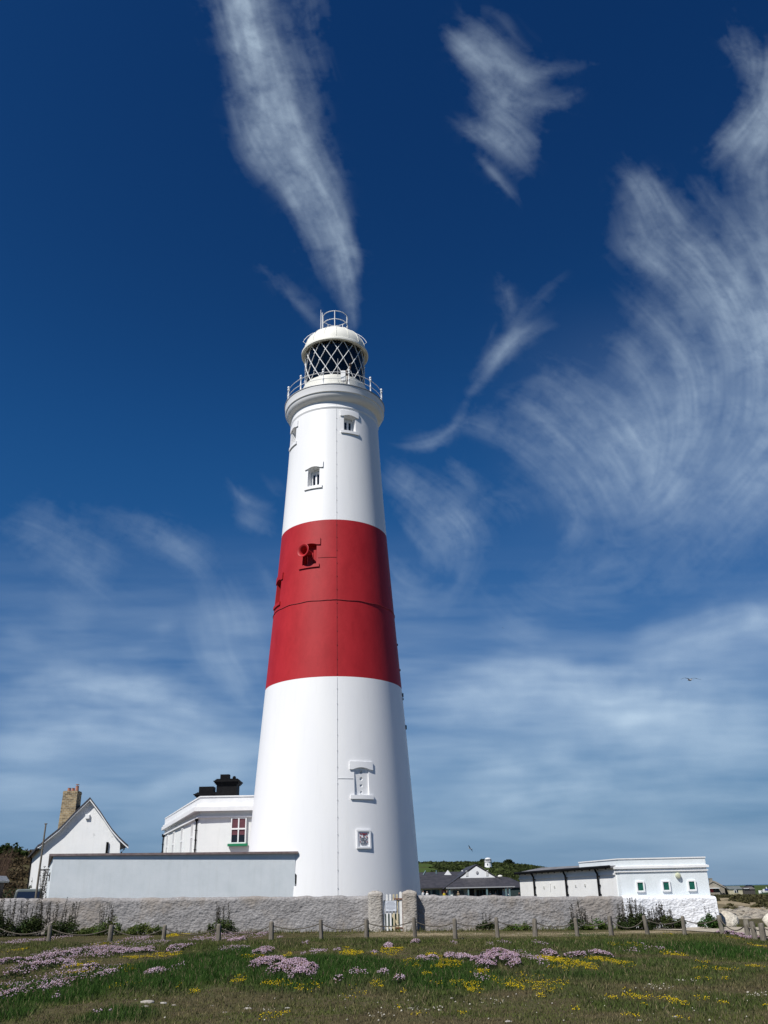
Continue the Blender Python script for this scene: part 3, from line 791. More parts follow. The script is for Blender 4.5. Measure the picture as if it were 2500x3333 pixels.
def shaft():
    zs = np.concatenate([np.linspace(-0.5, 13.64, 30), np.linspace(13.64, 24.29, 24)[1:], np.linspace(24.29, 33.9, 20)[1:]])
    n = 256
    mb = MB(); mb.lathe([(tr(z), z) for z in zs], TC, n, caps=True)
    o = mb.build('tower_shaft', M['twhite'], LH)
    o.data.materials.append(M['tred'])
    cut = MB()
    def cutter(th, z0, z1, w0, w1, depth, arch=0.16):
        # splayed recess with an arched head
        a = math.radians(th); nrm = np.array([math.sin(a), -math.cos(a), 0]); tan = np.array([math.cos(a), math.sin(a), 0])
        zc = (z0 + z1) / 2; R = tr(zc)
        def outline(w, rad, za, zb, ar):
            base = np.array([TC[0], TC[1], 0]) + nrm * rad
            pts = [base + tan * (-w / 2) + np.array([0, 0, za]), base + tan * (w / 2) + np.array([0, 0, za])]
            for k in range(9):
                t = 1 - k / 8.0; x = -w / 2 + w * t
                pts.append(base + tan * x + np.array([0, 0, zb - ar + ar * (1 - (2 * t - 1) ** 2)]))
            return pts
        A = outline(w0 + (w0 - w1) * 0.6, R + 0.5, z0, z1, arch); B = outline(w1, R - depth, z0, z1 - 0.02, arch)
        m = len(A)
        cut.add(A + B, [tuple(range(m)), tuple(range(2 * m - 1, m - 1, -1))] + [((i + 1) % m, i, m + i, m + (i + 1) % m) for i in range(m)])
    for wnd in WINS:
        cutter(wnd['th'], wnd['z0'], wnd['z1'], wnd['w'], wnd['w'] * (0.80 if not wnd.get('blind') else .86), wnd.get('depth', 0.5))
    cut2 = MB()
    for z in (8.0, 7.64, 7.26, 6.90):
        a = math.radians(23); nrm = Vector((math.sin(a), -math.cos(a), 0))
        R = tr(z); c0 = Vector((TC[0], TC[1], z))
        cut2.tube([c0 + nrm * (R + .1), c0 + nrm * (R - .10), c0 + nrm * (R - 0.22)], [0.10, .10, .04], 16)
    cos = [cut.build('cutter', M['twhite']), cut2.build('cutter', M['twhite'])]
    for co in cos:
        md = o.modifiers.new('b', 'BOOLEAN'); md.operation = 'DIFFERENCE'; md.solver = 'EXACT'; md.object = co
    dg = bpy.context.evaluated_depsgraph_get()
    me = bpy.data.meshes.new_from_object(o.evaluated_get(dg))
    o.modifiers.clear(); o.data = me
    me.materials.clear(); me.materials.append(M['twhite']); me.materials.append(M['tred'])
    for p in me.polygons:
        p.material_index = 1 if 13.64 < p.center[2] < 24.29 else 0
        p.use_smooth = True
    me.set_sharp_from_angle(angle=math.radians(25))
    for co in cos: bpy.data.objects.remove(co)
    return o

WINS = [
    dict(th=22.6, z0=31.25, z1=32.55, w=0.92, name='top right'),
    dict(th=-62, z0=31.05, z1=32.4, w=0.92),
    dict(th=-21, z0=26.95, z1=28.45, w=0.92),
    dict(th=-21.5, z0=21.15, z1=22.65, w=1.05, red=True, horn=True),
    dict(th=-66.5, z0=19.15, z1=20.85, w=1.0, red=True),
    dict(th=23.0, z0=6.72, z1=8.28, w=1.0, blind=True, depth=0.10),
    dict(th=-22.4, z0=2.0, z1=2.72, w=0.62, low=True, depth=0.35),
    dict(th=150.0, z0=24.9, z1=26.4, w=0.95), dict(th=120.0, z0=15.9, z1=17.4, w=1.0, red=True),
]
shaft()

def wrap_block(mb, th, u0, u1, z0, z1, proud, archcut=0.0, back=0.06):
    """a block that follows the curve of the tower wall; archcut hollows its underside"""
    zc = (z0 + z1) / 2; R = tr(zc); n = 12
    def pt(u, z, off): return tp(th + math.degrees(u / R), tr(z) + off, z)
    vs = []
    for i in range(n + 1):
        t = i / n; u = u0 + (u1 - u0) * t
        q = (2 * t - 1) / 0.72
        zl = z0 + (archcut * (1 - q * q) if abs(q) < 1 else 0.0)
        vs += [pt(u, zl, proud), pt(u, z1, proud), pt(u, z1, -back), pt(u, zl, -back)]
    fs = []
    for i in range(n):
        a, b = i * 4, (i + 1) * 4
        for k in range(4):
            l = (k + 1) % 4
            fs.append((a + k, b + k, b + l, a + l))
    fs += [(0, 1, 2, 3), (n * 4 + 3, n * 4 + 2, n * 4 + 1, n * 4)]
    mb.add(vs, fs)

for wnd in WINS:
    th, z0, z1, ww = wnd['th'], wnd['z0'], wnd['z1'], wnd['w']
    mm = M['tred'] if wnd.get('red') else M['twhite']
    a = math.radians(th); nrm = np.array([math.sin(a), -math.cos(a), 0]); tan = np.array([math.cos(a), math.sin(a), 0])
    R = tr((z0 + z1) / 2)
    base = np.array([TC[0], TC[1], 0])
    if not wnd.get('low'):
        hw = ww / 2
        win = MB()
        lin = MB(); wrap_block(lin, th, -hw - .22, hw + .22, z1 - 0.14, z1 + 0.32, 0.075, 0.13)
        sil = MB(); wrap_block(sil, th, -hw - .2, hw + .2, z0 - 0.22, z0 + 0.0, 0.085)
    if wnd.get('blind'):
        pn = MB()
        wrap_block(pn, th, -hw * .9 - .0, -hw * .9 + .03, z0, z1 - .1, 0.0, back=.1)
        wo_ = sil.build('window', M['twhite'], LH)
        lin.build('lintel', M['twhite'], wo_)
        continue
    def panel_box(mb, u, z, du, dz, r, dr):
        c = base + nrm * r + tan * u
        mb.box((c[0], c[1], z), (du, dr, dz), rz=a)
    dpt = wnd.get('depth', 0.5)
    rb = R - dpt
    iw = ww * 0.80
    zc = (z0 + z1) / 2
    fr = MB()
    if wnd.get('low'):
        panel_box(fr, 0, z0 + .06, iw * .9, 0.07, rb + .05, 0.05)
        wo_ = fr.build('window', M['twhite'], LH)
        gl = MB(); panel_box(gl, 0, zc, iw * .95, (z1 - z0) * .92, rb + .02, 0.02)
        gl.build('pane', M['glass_dark'], wo_)
        continue
    # white frame with two tall slots of dark glass
    hz = (z1 - z0) * 0.78
    for u in (-iw * .42, 0, iw * .42):
        panel_box(fr, u, z0 + hz / 2, 0.11 if u == 0 else .09, hz, rb + .035, 0.06)
    panel_box(fr, 0, z0 + .05, iw * .9, 0.09, rb + .033, 0.055); panel_box(fr, 0, z0 + hz, iw * .9, 0.08, rb + .033, 0.055)
    wo_ = fr.build('window', mm, LH)
    gl = MB()
    for u in (-iw * .21, iw * .21): panel_box(gl, u, z0 + hz / 2, iw * .2, hz * .8, rb + .012, 0.02)
    gl.build('pane', M['glass_dark'] if not wnd.get('red') else M['tred'], wo_)
    lin.build('lintel', mm, wo_); sil.build('sill', mm, wo_)

# fog horn in the red window: barrel with a flared mouth on a box mount
hb = MB()
a = math.radians(-21.5); nrm = Vector((math.sin(a), -math.cos(a), 0)); tan = Vector((math.cos(a), math.sin(a), 0))
R = tr(21.9); cc = Vector((TC[0], TC[1], 0)) + nrm * (R - .3)
hb.box((cc.x, cc.y, 21.6), (0.42, 0.36, 0.8), rz=a, bev=.02)
hb.box((cc.x + tan.x * .33, cc.y + tan.y * .33, 21.75), (0.2, 0.3, 0.9), rz=a, bev=.01)
mouth = Vector((TC[0], TC[1], 22.02)) + nrm * (R + .52) - tan * .20
p0 = Vector((TC[0], TC[1], 21.95)) + nrm * (R - .35) - tan * .02
aim = (mouth - p0).normalized(); LN = (mouth - p0).length
prof = [(0.0, .20), (.3, .20), (.55, .22), (LN - .18, .30), (LN - .06, .40), (LN - .01, .455), (LN + .02, .47), (LN + .035, .44), (LN + .01, .36), (LN - .07, .28), (LN - .22, .235), (.3, .21), (.3, .0)]
x = aim.cross(Vector((0, 0, 1))).normalized(); y = x.cross(aim)
vs = []; n = 28
for s_, r in prof:
    for k in range(n):
        an = 2 * math.pi * k / n; vs.append(p0 + aim * s_ + (x * math.cos(an) + y * math.sin(an)) * r)
hb.add(vs, [(i * n + k, i * n + (k + 1) % n, (i + 1) * n + (k + 1) % n, (i + 1) * n + k) for i in range(len(prof) - 1) for k in range(n)], True)
hb.build('foghorn', M['tred'], LH)

# plaque with painted relief
pq = MB()
def ring_frame(mb, th, hw, z0, z1, t, pr):
    wrap_block(mb, th, -hw, hw, z1 - t, z1, pr); wrap_block(mb, th, -hw, hw, z0, z0 + t, pr)
    wrap_block(mb, th, -hw, -hw + t, z0 + t, z1 - t, pr - .004); wrap_block(mb, th, hw - t, hw, z0 + t, z1 - t, pr - .004)
ring_frame(pq, 23.0, 0.43, 3.85, 4.85, 0.10, 0.09)
po = pq.build('plaque', M['twhite'], LH)
q1 = MB(); wrap_block(q1, 23.0, -0.33, 0.33, 3.95, 4.75, 0.03)
q1.build('panel', M['twhite'], po)
q2 = MB(); q3 = MB()
def rel(mb, u, z, du, dz, pr): wrap_block(mb, 23.0, u - du / 2, u + du / 2, z - dz / 2, z + dz / 2, pr, back=-.02)
for u, z, du, dz in ((-.17, 4.62, .09, .06), (0, 4.60, .12, .10), (.17, 4.62, .09, .06), (-.19, 4.45, .05, .10), (.19, 4.45, .05, .10), (-.2, 4.2, .05, .06), (.2, 4.2, .05, .06), (0, 4.48, .05, .06), (-.06, 4.63, .04, .09), (.09, 4.60, .03, .09)):
    rel(q2, u, z, du, dz, .055)
q2.build('crest', M['armsred'], po)
for u, z, du, dz in ((0, 4.27, .035, .26), (0, 4.28, .22, .035), (-.11, 4.28, .02, .26), (.11, 4.28, .02, .26), (0, 4.13, .22, .02), (0, 4.41, .22, .02), (-.18, 4.32, .05, .09), (.18, 4.32, .05, .09), (-.16, 4.12, .06, .05), (.16, 4.12, .06, .05), (0, 4.05, .30, .03), (-.06, 4.35, .04, .05), (.06, 4.2, .04, .05)):
    rel(q3, u, z, du, dz, .05)
q3.build('shield', M['armsgrey'], po)

# lightning conductor: strap down the wall with clips, ring strap and two branches
def conductor(z0, z1, m, extra=None):
    lc = MB()
    lc.tube([tp(6.3 - .018 * z, tr(z) + .012, z) for z in np.linspace(z0, z1, 30)], 0.011, 5)
    for z in np.arange(math.ceil(z0 / .92) * .92, z1, 0.92):
        lc.box(tp(6.3 - .018 * z, tr(z) + .015, z), (.05, .04, .04))
    if extra: lc.tube([tp(t, tr(extra[2]) + .012, extra[2]) for t in np.linspace(extra[0], extra[1], 6)], 0.013, 5)
    return lc.build('lightning_conductor', m, LH)
M['straw'] = varied('weathered_strap', (0.44, 0.45, 0.47), (0.62, 0.63, 0.64), 5, 0.7)
M['strapred'] = varied('dull_red_strap', (0.16, 0.012, 0.016), (0.26, 0.02, 0.03), 5, 0.7)
conductor(0, 13.6, M['straw'], (6.2, 17.0, 7.63))
conductor(13.68, 24.25, M['strapred'], (-12, 5.9, 21.56))
conductor(24.33, 33.4, M['straw'])
rg = MB(); rg.tube([tp(t, tr(18.6) + .02, 18.6 + .02 * math.sin(t * .3)) for t in np.arange(0, 360, 3)], 0.021, 6, closed=True)
rg.build('strap', M['strapred'], LH)
for z, d in ((16.6, .10), (14.9, .10), (13.25, .16), (13.0, .12), (11.2, .16)):
    fx = MB(); q = tp(86, tr(z) + .02, z); fx.box(q, (d * .7, d * .7, .26 if d > .12 else .14), bev=.015)
    fx.build('bracket', M['black'], LH)

# gallery
gl = MB()
prof = [(tr(33.0) - .02, 32.95), (tr(33.1) + .04, 33.10), (tr(33.1) + .06, 33.15), (tr(33.1) + .05, 33.20), (tr(33.1) + .005, 33.24), (tr(33.3) + .005, 33.40),
        (3.19, 33.62), (3.24, 33.66), (3.33, 33.71), (3.43, 33.79), (3.52, 33.90), (3.575, 34.03), (3.60, 34.15), (3.66, 34.17), (3.675, 34.22),
        (3.675, 34.60), (3.69, 34.63), (3.69, 34.69), (3.66, 34.72), (2.2, 34.76)]
gl.lathe(prof, TC, 200)
gl.build('gallery', M['twhite'], LH)
dk = MB(); dk.lathe([(3.60, 34.725), (3.73, 34.725), (3.73, 34.775), (2.3, 34.785)], TC, 160)
dk.build('deck_edge', M['grey_metal'], LH)

rl = MB()
for zz in (35.28, 35.80): rl.tube([tp(t, 3.56, zz) for t in np.arange(0, 360, 5)], 0.022, 6, closed=True)
ro_ = rl.build('gallery_railing', M['white'], LH)
for t in range(-70, 290, 30):
    pm = MB()
    b = tp(t, 3.56, 34.76)
    pm.lathe([(0.0, 34.76), (.085, 34.76), (.085, 34.84), (.055, 34.88), (.05, 35.2), (.07, 35.24), (.07, 35.32), (.045, 35.36), (.042, 35.7), (.07, 35.74), (.095, 35.80), (.07, 35.87), (.04, 35.9), (.045, 35.92), (.085, 35.97), (.09, 36.03), (.05, 36.10), (0.0, 36.13)], (b[0], b[1]), 10)
    pm.build('post', M['white'], ro_)

# lantern
mu = MB(); mu.lathe([(2.44, 34.77), (2.44, 36.22), (2.36, 36.26), (2.36, 36.38), (2.27, 36.40), (2.1, 36.40)], TC, 120)
mu.build('lantern_base', M['cream'], LH)
gm = bpy.data.materials.new('lantern_glass'); gm.use_nodes = True
t_ = gm.node_tree; t_.nodes.clear()
g1 = t_.nodes.new('ShaderNodeBsdfTransparent'); g1.inputs[0].default_value = (0.86, 0.9, 0.95, 1)
g2 = t_.nodes.new('ShaderNodeBsdfGlossy'); g2.inputs['Roughness'].default_value = 0.03
fz = t_.nodes.new('ShaderNodeFresnel'); fz.inputs[0].default_value = 1.45
mx = t_.nodes.new('ShaderNodeMixShader'); oo = t_.nodes.new('ShaderNodeOutputMaterial')
t_.links.new(fz.outputs[0], mx.inputs[0]); t_.links.new(g1.outputs[0], mx.inputs[1]); t_.links.new(g2.outputs[0], mx.inputs[2]); t_.links.new(mx.outputs[0], oo.inputs[0])
g = MB(); g.lathe([(2.22, 36.40), (2.22, 39.5)], TC, 96)
g.build('lantern_glass', gm, LH)
# drawn blackout curtain and the optic behind it
cu = MB()
vs = []; n = 120
for z in (36.4, 39.5):
    for k in range(n):
        t = -150 + 245 * k / (n - 1)
        vs.append(tp(t, 1.96 + 0.035 * math.sin(k * 1.7), z))
cu.add(vs, [(k, k + 1, n + k + 1, n + k) for k in range(n - 1)], True)
cu.build('curtain', varied('navy_curtain', (0.006, 0.008, 0.016), (0.014, 0.017, 0.03), 3, 0.45, sc3=(3, 3, .3)), LH)
op = MB(); op.lathe([(0.0, 36.6), (.5, 36.6), (.55, 37.2), (.7, 37.4), (.95, 37.7), (1.0, 38.0), (.95, 38.3), (.7, 38.6), (.3, 38.9), (0, 39.0)], TC, 40)
op.build('lens', mat('optic_glass', (0.08, 0.1, 0.1), 0.15, 0.4, 0.8), LH)
# diamond glazing bars
br = MB()
NB = 16; off = -3.0
for k in range(NB):
    for sg in (-1, 1):
        a0 = off + 360.0 / NB * k
        pts = [tp(a0 + sg * 45.0 * t, 2.255, 36.40 + 3.06 * t) for t in np.linspace(0, 1, 11)]
        br.tube(pts, 0.030, 5)
for k in range(NB):
    a0 = off + 360.0 / NB * k
    for t in (.22, .47, .72): br.tube([tp(a0 + 45 * (t - .018), 2.29, 36.4 + 3.06 * (t - .018)), tp(a0 + 45 * (t + .018), 2.29, 36.4 + 3.06 * (t + .018))], .04, 6)
bo = br.build('glazing_bars', M['white'], LH)
# dome
dm = MB()
prof = [(2.24, 39.42), (2.42, 39.36), (2.50, 39.34), (2.56, 39.38), (2.56, 39.52), (2.48, 39.60), (2.40, 39.64)]
for i in range(1, 15):
    t = i / 14 * math.pi / 2; prof.append((0.35 + 2.05 * math.cos(t) if i < 14 else .0, 39.64 + 1.85 * math.sin(t)))
dm.lathe(prof, TC, 120)
do = dm.build('dome', M['cream'], LH)
dr = MB()
for k in range(16):
    t = k * 22.5 + 6
    dr.tube([tp(t, .35 + 2.05 * math.cos(q) + .012, 39.66 + 1.85 * math.sin(q)) for q in np.linspace(.05, 1.35, 10)], .018, 4)
dr.build('seam', M['cream'], do)
# roof railing
rr_ = MB()
for z, r in ((43.0, .98), (42.25, .99), (41.52, 1.02)): rr_.tube([tp(t, r, z) for t in np.arange(0, 360, 8)], .028, 6, closed=True)
for t in (2, 74, 146, 218, 290): rr_.tube([tp(t, .99, 41.2), tp(t, .98, 43.0)], .034, 6)
rr_.tube([tp(-68 - 2, 1.02, 41.2), tp(-70, 1.05, 43.3)], .034, 6)
# curved hand rails following the dome on both flanks
for t in (-75, 82, 170, 250):
    rr_.tube([tp(t, .35 + 2.1 * math.cos(q) + .16, 39.66 + 1.9 * math.sin(q) + .12) for q in np.linspace(.35, 1.2, 10)], .022, 5)
    for q in (.35, .78, 1.2): rr_.tube([tp(t, .35 + 2.05 * math.cos(q), 39.64 + 1.85 * math.sin(q)), tp(t, .35 + 2.1 * math.cos(q) + .16, 39.66 + 1.9 * math.sin(q) + .12)], .018, 5)
rr_.build('roof_railing', M['white'], LH)
an = MB(); an.tube([tp(-80, 1.12, 41.2), tp(-80, 1.12, 43.7)], [.03, .018], 6); an.tube([tp(3, .5, 41.4), tp(3, .5, 41.9)], .06, 8)
an.build('antenna', M['white'], LH)
# instruments on the gallery
iq = MB(); b = tp(14, 3.3, 35.65); iq.box(b, (.34, .2, .85), bev=.02); b = tp(14, 3.3, 35.0); iq.tube([(b[0], b[1], 34.78), (b[0], b[1], 35.3)], .03, 6)
io = iq.build('instrument_box', M['white'], LH)
i2 = MB(); i2.tube([tp(21, 2.9, 35.2), tp(25, 2.75, 36.1), tp(27.5, 2.75, 36.9)], .075, 8); i2.ball(tp(28, 2.75, 37.1), .12, 8)
i2.box(tp(18, 3.2, 36.0), (.18, .18, .35))
i2.build('lamp_arm', varied('brown_metal', (.06, .04, .03), (.14, .10, .08), 8, .6), io)
i3 = MB(); i3.tube([tp(7, 3.45, 35.5), tp(7, 3.45, 37.0)], .02, 5)
i3.tube([tp(7 + 7 * t, 3.4, 35.3 - .4 * math.sin(t * 3.14)) for t in np.linspace(0, 1, 8)], .016, 5)
for q in range(3): i3.tube([(tp(16, 3.45, 0)[0] + .17 * math.cos(s) + .02 * q, tp(16, 3.45, 0)[1] - .02 * q, 35.0 + .17 * math.sin(s)) for s in np.linspace(0, 6.283, 13)], .018, 5)
i3.build('cable', M['grey_metal'], io)

# ================================================================== WHITE YARD BUILDING IN FRONT
def quadprism(mb, pts, z0, z1):
    mb.prism([(p[0], p[1], z0) for p in pts], (0, 0, z1 - z0))
YB = empty('yard_building', (-17.72, 49, 0), 'long low white outbuilding with a thin brown coping left of the lighthouse foot', 'outbuilding')
mb = MB(); quadprism(mb, [(-17.66, 49.0), (-5.33, 52.15), (-5.7, 66.0), (-24.2, 66.5)], -0.5, 3.66)
mb.build('wall', M['render'], YB)
mb = MB(); quadprism(mb, [(-17.84, 48.87), (-5.18, 52.02), (-5.5, 66.2), (-24.35, 66.7)], 3.66, 3.77)
mb.build('coping', M['coping'], YB)

# ================================================================== KEEPERS' ANNEX
AX = empty('annex', (-12.5, 61, 0), 'white flat roofed two tone house with black chimneys and green sills tucked behind the lighthouse', 'house')
fl, fr_, bl = np.array([-12.56, 61.0]), np.array([-2.5, 61.3]), np.array([-19.0, 78.0])
d2 = (bl - fl) / np.linalg.norm(bl - fl); nl = np.array([-d2[1], d2[0]])          # outward normal of the left side
if nl[0] > 0: nl = -nl
br_ = fr_ + (bl - fl)
cen = (fl + fr_ + bl + br_) / 4
def grow(k):
    out = []
    for p, s in ((fl, nl + np.array([0, -1])), (fr_, -nl * .3 + np.array([0.6, -1])), (br_, np.array([1, 1])), (bl, nl + np.array([0, 1]))):
        out.append(p + s * k)
    return out
mb = MB(); quadprism(mb, grow(0), -0.5, 7.02); mb.build('wall', M['annexw'], AX)
mb = MB(); quadprism(mb, grow(.16), 6.32, 6.42); quadprism(mb, grow(.22), 6.98, 7.12); quadprism(mb, grow(.36), 6.72, 6.98); quadprism(mb, grow(.05), 7.12, 7.62); quadprism(mb, grow(.09), 7.62, 7.70)
mb.build('cornice', M['white'], AX)
def chimney_stack(x0, x1, y0, y1, z0, z1, flare, pot):
    mb = MB(); mb.box(((x0 + x1) / 2, (y0 + y1) / 2, (z0 + z1) / 2), (x1 - x0, y1 - y0, z1 - z0))
    for k, (e, h0, h1) in enumerate(((flare * .35, z1 - .08, z1), (flare * .7, z1, z1 + .09), (flare, z1 + .09, z1 + .17), (flare * .55, z1 + .17, z1 + .24), (flare * .2, z1 + .24, z1 + .30))):
        mb.box(((x0 + x1) / 2, (y0 + y1) / 2, (h0 + h1) / 2), (x1 - x0 + 2 * e, y1 - y0 + 2 * e, h1 - h0))
    mb.box((pot[0], (y0 + y1) / 2, z1 + .3 + pot[2] / 2), (pot[1], pot[1] * .8, pot[2]))
    mb.ball((x1 - .3, (y0 + y1) / 2, z1 + .42), .13, 8)
    mb.build('chimney', M['black'], AX)
chimney_stack(-12.02, -10.62, 63.2, 64.4, 7.2, 8.75, 0.2, (-11.55, .62, .34))
chimney_stack(-14.55, -12.7, 69.2, 70.2, 7.2, 8.5, 0.28, (-13.95, 1.1, .42))
def sash(parent, c, w, h, facing, frame=M['white'], blind=True, sillm=M['green'], deep=.12, cols=2):
    """window on a wall: facing = unit 2-D outward normal"""
    f = np.array(facing, float); rz = math.atan2(f[0], -f[1]); tx = np.array([math.cos(rz), math.sin(rz)])
    def at(u, z, off): return (c[0] + tx[0] * u + f[0] * off, c[1] + tx[1] * u + f[1] * off, z)
    mb = MB(); t = .075
    z = c[2]
    for u in (-w / 2 + t / 2, w / 2 - t / 2): mb.box(at(u, z, .03), (t, .07, h), rz)
    for zz in (z - h / 2 + t / 2, z + h / 2 - t / 2): mb.box(at(0, zz, .028), (w - 2 * t, .066, t), rz)
    mb.box(at(0, z + h * .06, .04), (w - 2 * t, .07, t * 1.3), rz)
    for i in range(1, cols): mb.box(at(-w / 2 + w * i / cols, z, .037), (t * 1.1, .062, h - 2 * t), rz)
    wo = mb.build('window', frame, parent)
    g = MB(); g.box(at(0, z, .008), (w - t, .016, h - t), rz); g.build('pane', M['glass_dark'], wo)
    if blind:
        g = MB(); g.box(at(0, z + h * .14, .018), (w - 2 * t, .012, h * .62), rz); g.build('blind', M['maroon'], wo)
    if sillm:
        g = MB(); g.box(at(0, z - h / 2 - .09, .09), (w + .28, .24, .15), rz, bev=.01); g.build('sill', sillm, wo)
    return wo
sash(AX, (-10.0, 60.99, 5.5), 1.02, 1.62, (0.03, -1.0))
for t, w_ in ((.16, .95), (.42, .9), (.66, .9), (.86, .9)):
    p = fl + (bl - fl) * t
    sash(AX, (p[0], p[1], 5.15), w_, 2.1, nl, blind=False)
for t, o in ((.045, .1), (.985, .1)):
    mb = MB()
    p = fl + (bl - fl) * t + nl * o
    mb.tube([(p[0], p[1], -.3), (p[0], p[1], 6.25)], .055, 8); mb.box((p[0], p[1], 6.3), (.22, .2, .2))
    for z in np.arange(3.8, 6.2, .6): mb.box((p[0], p[1], z), (.15, .15, .05))
    mb.build('drainpipe', M['black'], AX)

# ================================================================== GABLED HOUSE ON THE LEFT
HS = empty('gabled_house', (-23.5, 72, 0), 'white rendered house with steep flared gable and a tan stone chimney', 'house')
back = np.array([-8.0, 19.0])
rake = []
for X_, Y_ in ((412, 800), (440, 785), (510, 722), (640, 618), (720, 535), (800, 450), (880, 375), (951, 306), (1000, 372), (1060, 452), (1120, 545), (1180, 632), (1250, 712), (1310, 770), (1348, 802)):
    q = P(X_ / 3.19, 2500 + Y_ / 3.19, 72.0); rake.append((float(q[0]), float(q[2]) - .12))
mb = MB()
wl_, wr_ = rake[1][0] + .1, rake[-2][0] - .1
wallp = [(wl_, 72.0, -.5), (wr_, 72.0, -.5)] + [(x, 72.0, z - .02) for x, z in rake[::-1] if wl_ <= x <= wr_] + [(wl_, 72.0, rake[1][1] - .02)]
mb.prism(wallp, (back[0], back[1], 0)); mb.build('wall', M['house'], HS)
mb = MB()
top = [np.array([x, z]) for x, z in rake]
def roof_layer(mb, lo, hi, y0, ylen, ext):
    pts = [(x, z) for x, z in rake]
    up = [(x, y0, z + hi) for x, z in pts]; dn = [(x, y0, z + lo) for x, z in pts][::-1]
    k = ylen / back[1]
    n = len(pts)
    for i in range(n - 1):
        a, b = pts[i], pts[i + 1]
        q = [(a[0], y0, a[1] + lo), (b[0], y0, b[1] + lo), (b[0], y0, b[1] + hi), (a[0], y0, a[1] + hi)]
        mb.prism(q, (back[0] * k, ylen, 0))
roof_layer(mb, 0.0, 0.12, 71.62, 19.6, 0)
ro_ = mb.build('roof', M['slate'], HS)
mb = MB(); roof_layer(mb, -0.13, -0.003, 71.66, .09, 0); mb.build('bargeboard', M['white'], HS)
mb = MB(); roof_layer(mb, -0.10, -0.004, 71.76, .24, 0); mb.build('soffit', M['render'], HS)
# chimney leaning into the roof on the left slope
mb = MB()
cx0, cx1 = -27.75, -26.55
vs = [(cx0 - .14, 77.4, 5.0), (cx1 + .02, 77.4, 5.0), (cx1 + .02, 78.7, 5.0), (cx0 - .14, 78.7, 5.0), (cx0, 77.5, 10.02), (cx1, 77.5, 10.02), (cx1, 78.6, 10.02), (cx0, 78.6, 10.02)]
mb.add(vs, [(3, 2, 1, 0), (4, 5, 6, 7), (0, 1, 5, 4), (1, 2, 6, 5), (2, 3, 7, 6), (3, 0, 4, 7)])
mb.box(((cx0 + cx1) / 2, 78.05, 9.86), (cx1 - cx0 + .05, 1.15, .14))
ch = mb.build('chimney', M['chimney'], HS)
for i, (px, h) in enumerate(((-27.45, .26), (-27.12, .24), (-26.78, .42))):
    pm = MB(); pm.lathe([(.15, 10.02), (.13, 10.02 + h), (.15, 10.04 + h), (.10, 10.04 + h), (.09, 10.1)], (px, 78.0), 14)
    if i == 2: pm.lathe([(.0, 10.62), (.16, 10.58), (.16, 10.55), (.0, 10.55)], (px, 78.0), 12); pm.tube([(px, 78, 10.4), (px, 78, 10.58)], .02, 5)
    pm.build('chimney_pot', M['terracotta'], ch)
mb = MB(); mb.box((-23.62, 71.93, 7.45), (.34, .2, .34), bev=.02); mb.build('vent', M['white'], HS)
mb = MB(); mb.tube([(-21.86, 71.9, 3.0), (-21.86, 71.9, 5.55)], .09, 8); mb.build('drainpipe', M['black'], HS); mb = MB()
mb.tube([(-20.45, 71.7, 5.32), (-20.5, 71.8, 5.0), (-20.72, 71.9, 4.8), (-20.72, 71.9, 3.0)], .05, 8)
mb.build('drainpipe', M['black'], HS); mb = MB()
p = np.array([-26.92, 71.9]); q = p + back * .98
mb.tube([(p[0] - .1, p[1], 5.42), (q[0] - .1, q[1], 5.42)], .09, 8)
mb.tube([(q[0] + .1, q[1] - .6, 5.4), (q[0] + .3, q[1] - .7, 5.2), (q[0] + .3, q[1] - .7, 0)], .07, 8)
mb.build('drainpipe', M['black'], HS)

# ================================================================== RIGHT HAND BUILDING
RB = empty('fog_signal_building', (12.4, 43.4, 0), 'low white building with a stepped parapet and three small green latticed windows', 'building')
A0, A1, B1, B0 = np.array([10.42, 43.42]), np.array([14.42, 43.42]), np.array([16.6, 58.0]), np.array([7.9, 57.5])
def plan(k, l=0): return [A0 + np.array([-k, -k]), A1 + np.array([k, -k]), B1 + np.array([k, k]), np.array([A0[0] - .9 - k, 48.0 + k])]
mb = MB(); quadprism(mb, plan(0), .9, 2.78); mb.build('wall', M['render'], RB)
mb = MB(); quadprism(mb, plan(.10), 2.36, 2.455); quadprism(mb, plan(.05), 2.455, 2.475); quadprism(mb, plan(.055), 2.215, 2.265); quadprism(mb, plan(.03), 2.76, 2.81)
mb.build('cornice', M['white'], RB)
for x in (11.29, 12.46, 13.63):
    mb = MB(); z = 1.60
    for u in (-.16, .16): mb.box((x + u, 43.40, z), (.07, .12, .46), bev=.008)
    for zz in (z - .2, z + .2): mb.box((x, 43.40, zz), (.25, .115, .07), bev=.008)
    wo = mb.build('window', M['white'], RB)
    g = MB(); g.box((x, 43.405, z), (.27, .02, .34)); g.build('pane', M['glass_dark'], wo)
    g = MB()
    for k in range(-2, 3): g.box((x + k * .055, 43.385, z), (.018, .018, .34))
    for k in range(-3, 4): g.box((x, 43.384, z + k * .052), (.26, .014, .018))
    for k in range(-2, 3): g.ball((x + k * .055, 43.38, z + .05 * (k % 2)), .018, 6); g.ball((x + k * .055, 43.38, z - .1), .016, 6)
    g.build('grille', M['greenteal'], wo)
mb = MB(); vs = []
n = 16
for s_, r in ((0, .0), (.0, .115), (.05, .125), (.11, .115), (.15, .08), (.165, .0)):
    for k in range(n): vs.append((13.06 + r * math.cos(2 * math.pi * k / n), 43.42 - s_, 2.03 + r * math.sin(2 * math.pi * k / n)))
mb.add(vs, [(i * n + k, i * n + (k + 1) % n, (i + 1) * n + (k + 1) % n, (i + 1) * n + k) for i in range(5) for k in range(n)], True)
mb.build('lamp', M['lampglass'], RB)
mb = MB(); mb.box((12.4, 45.5, 2.0), (.01, .01, .01))
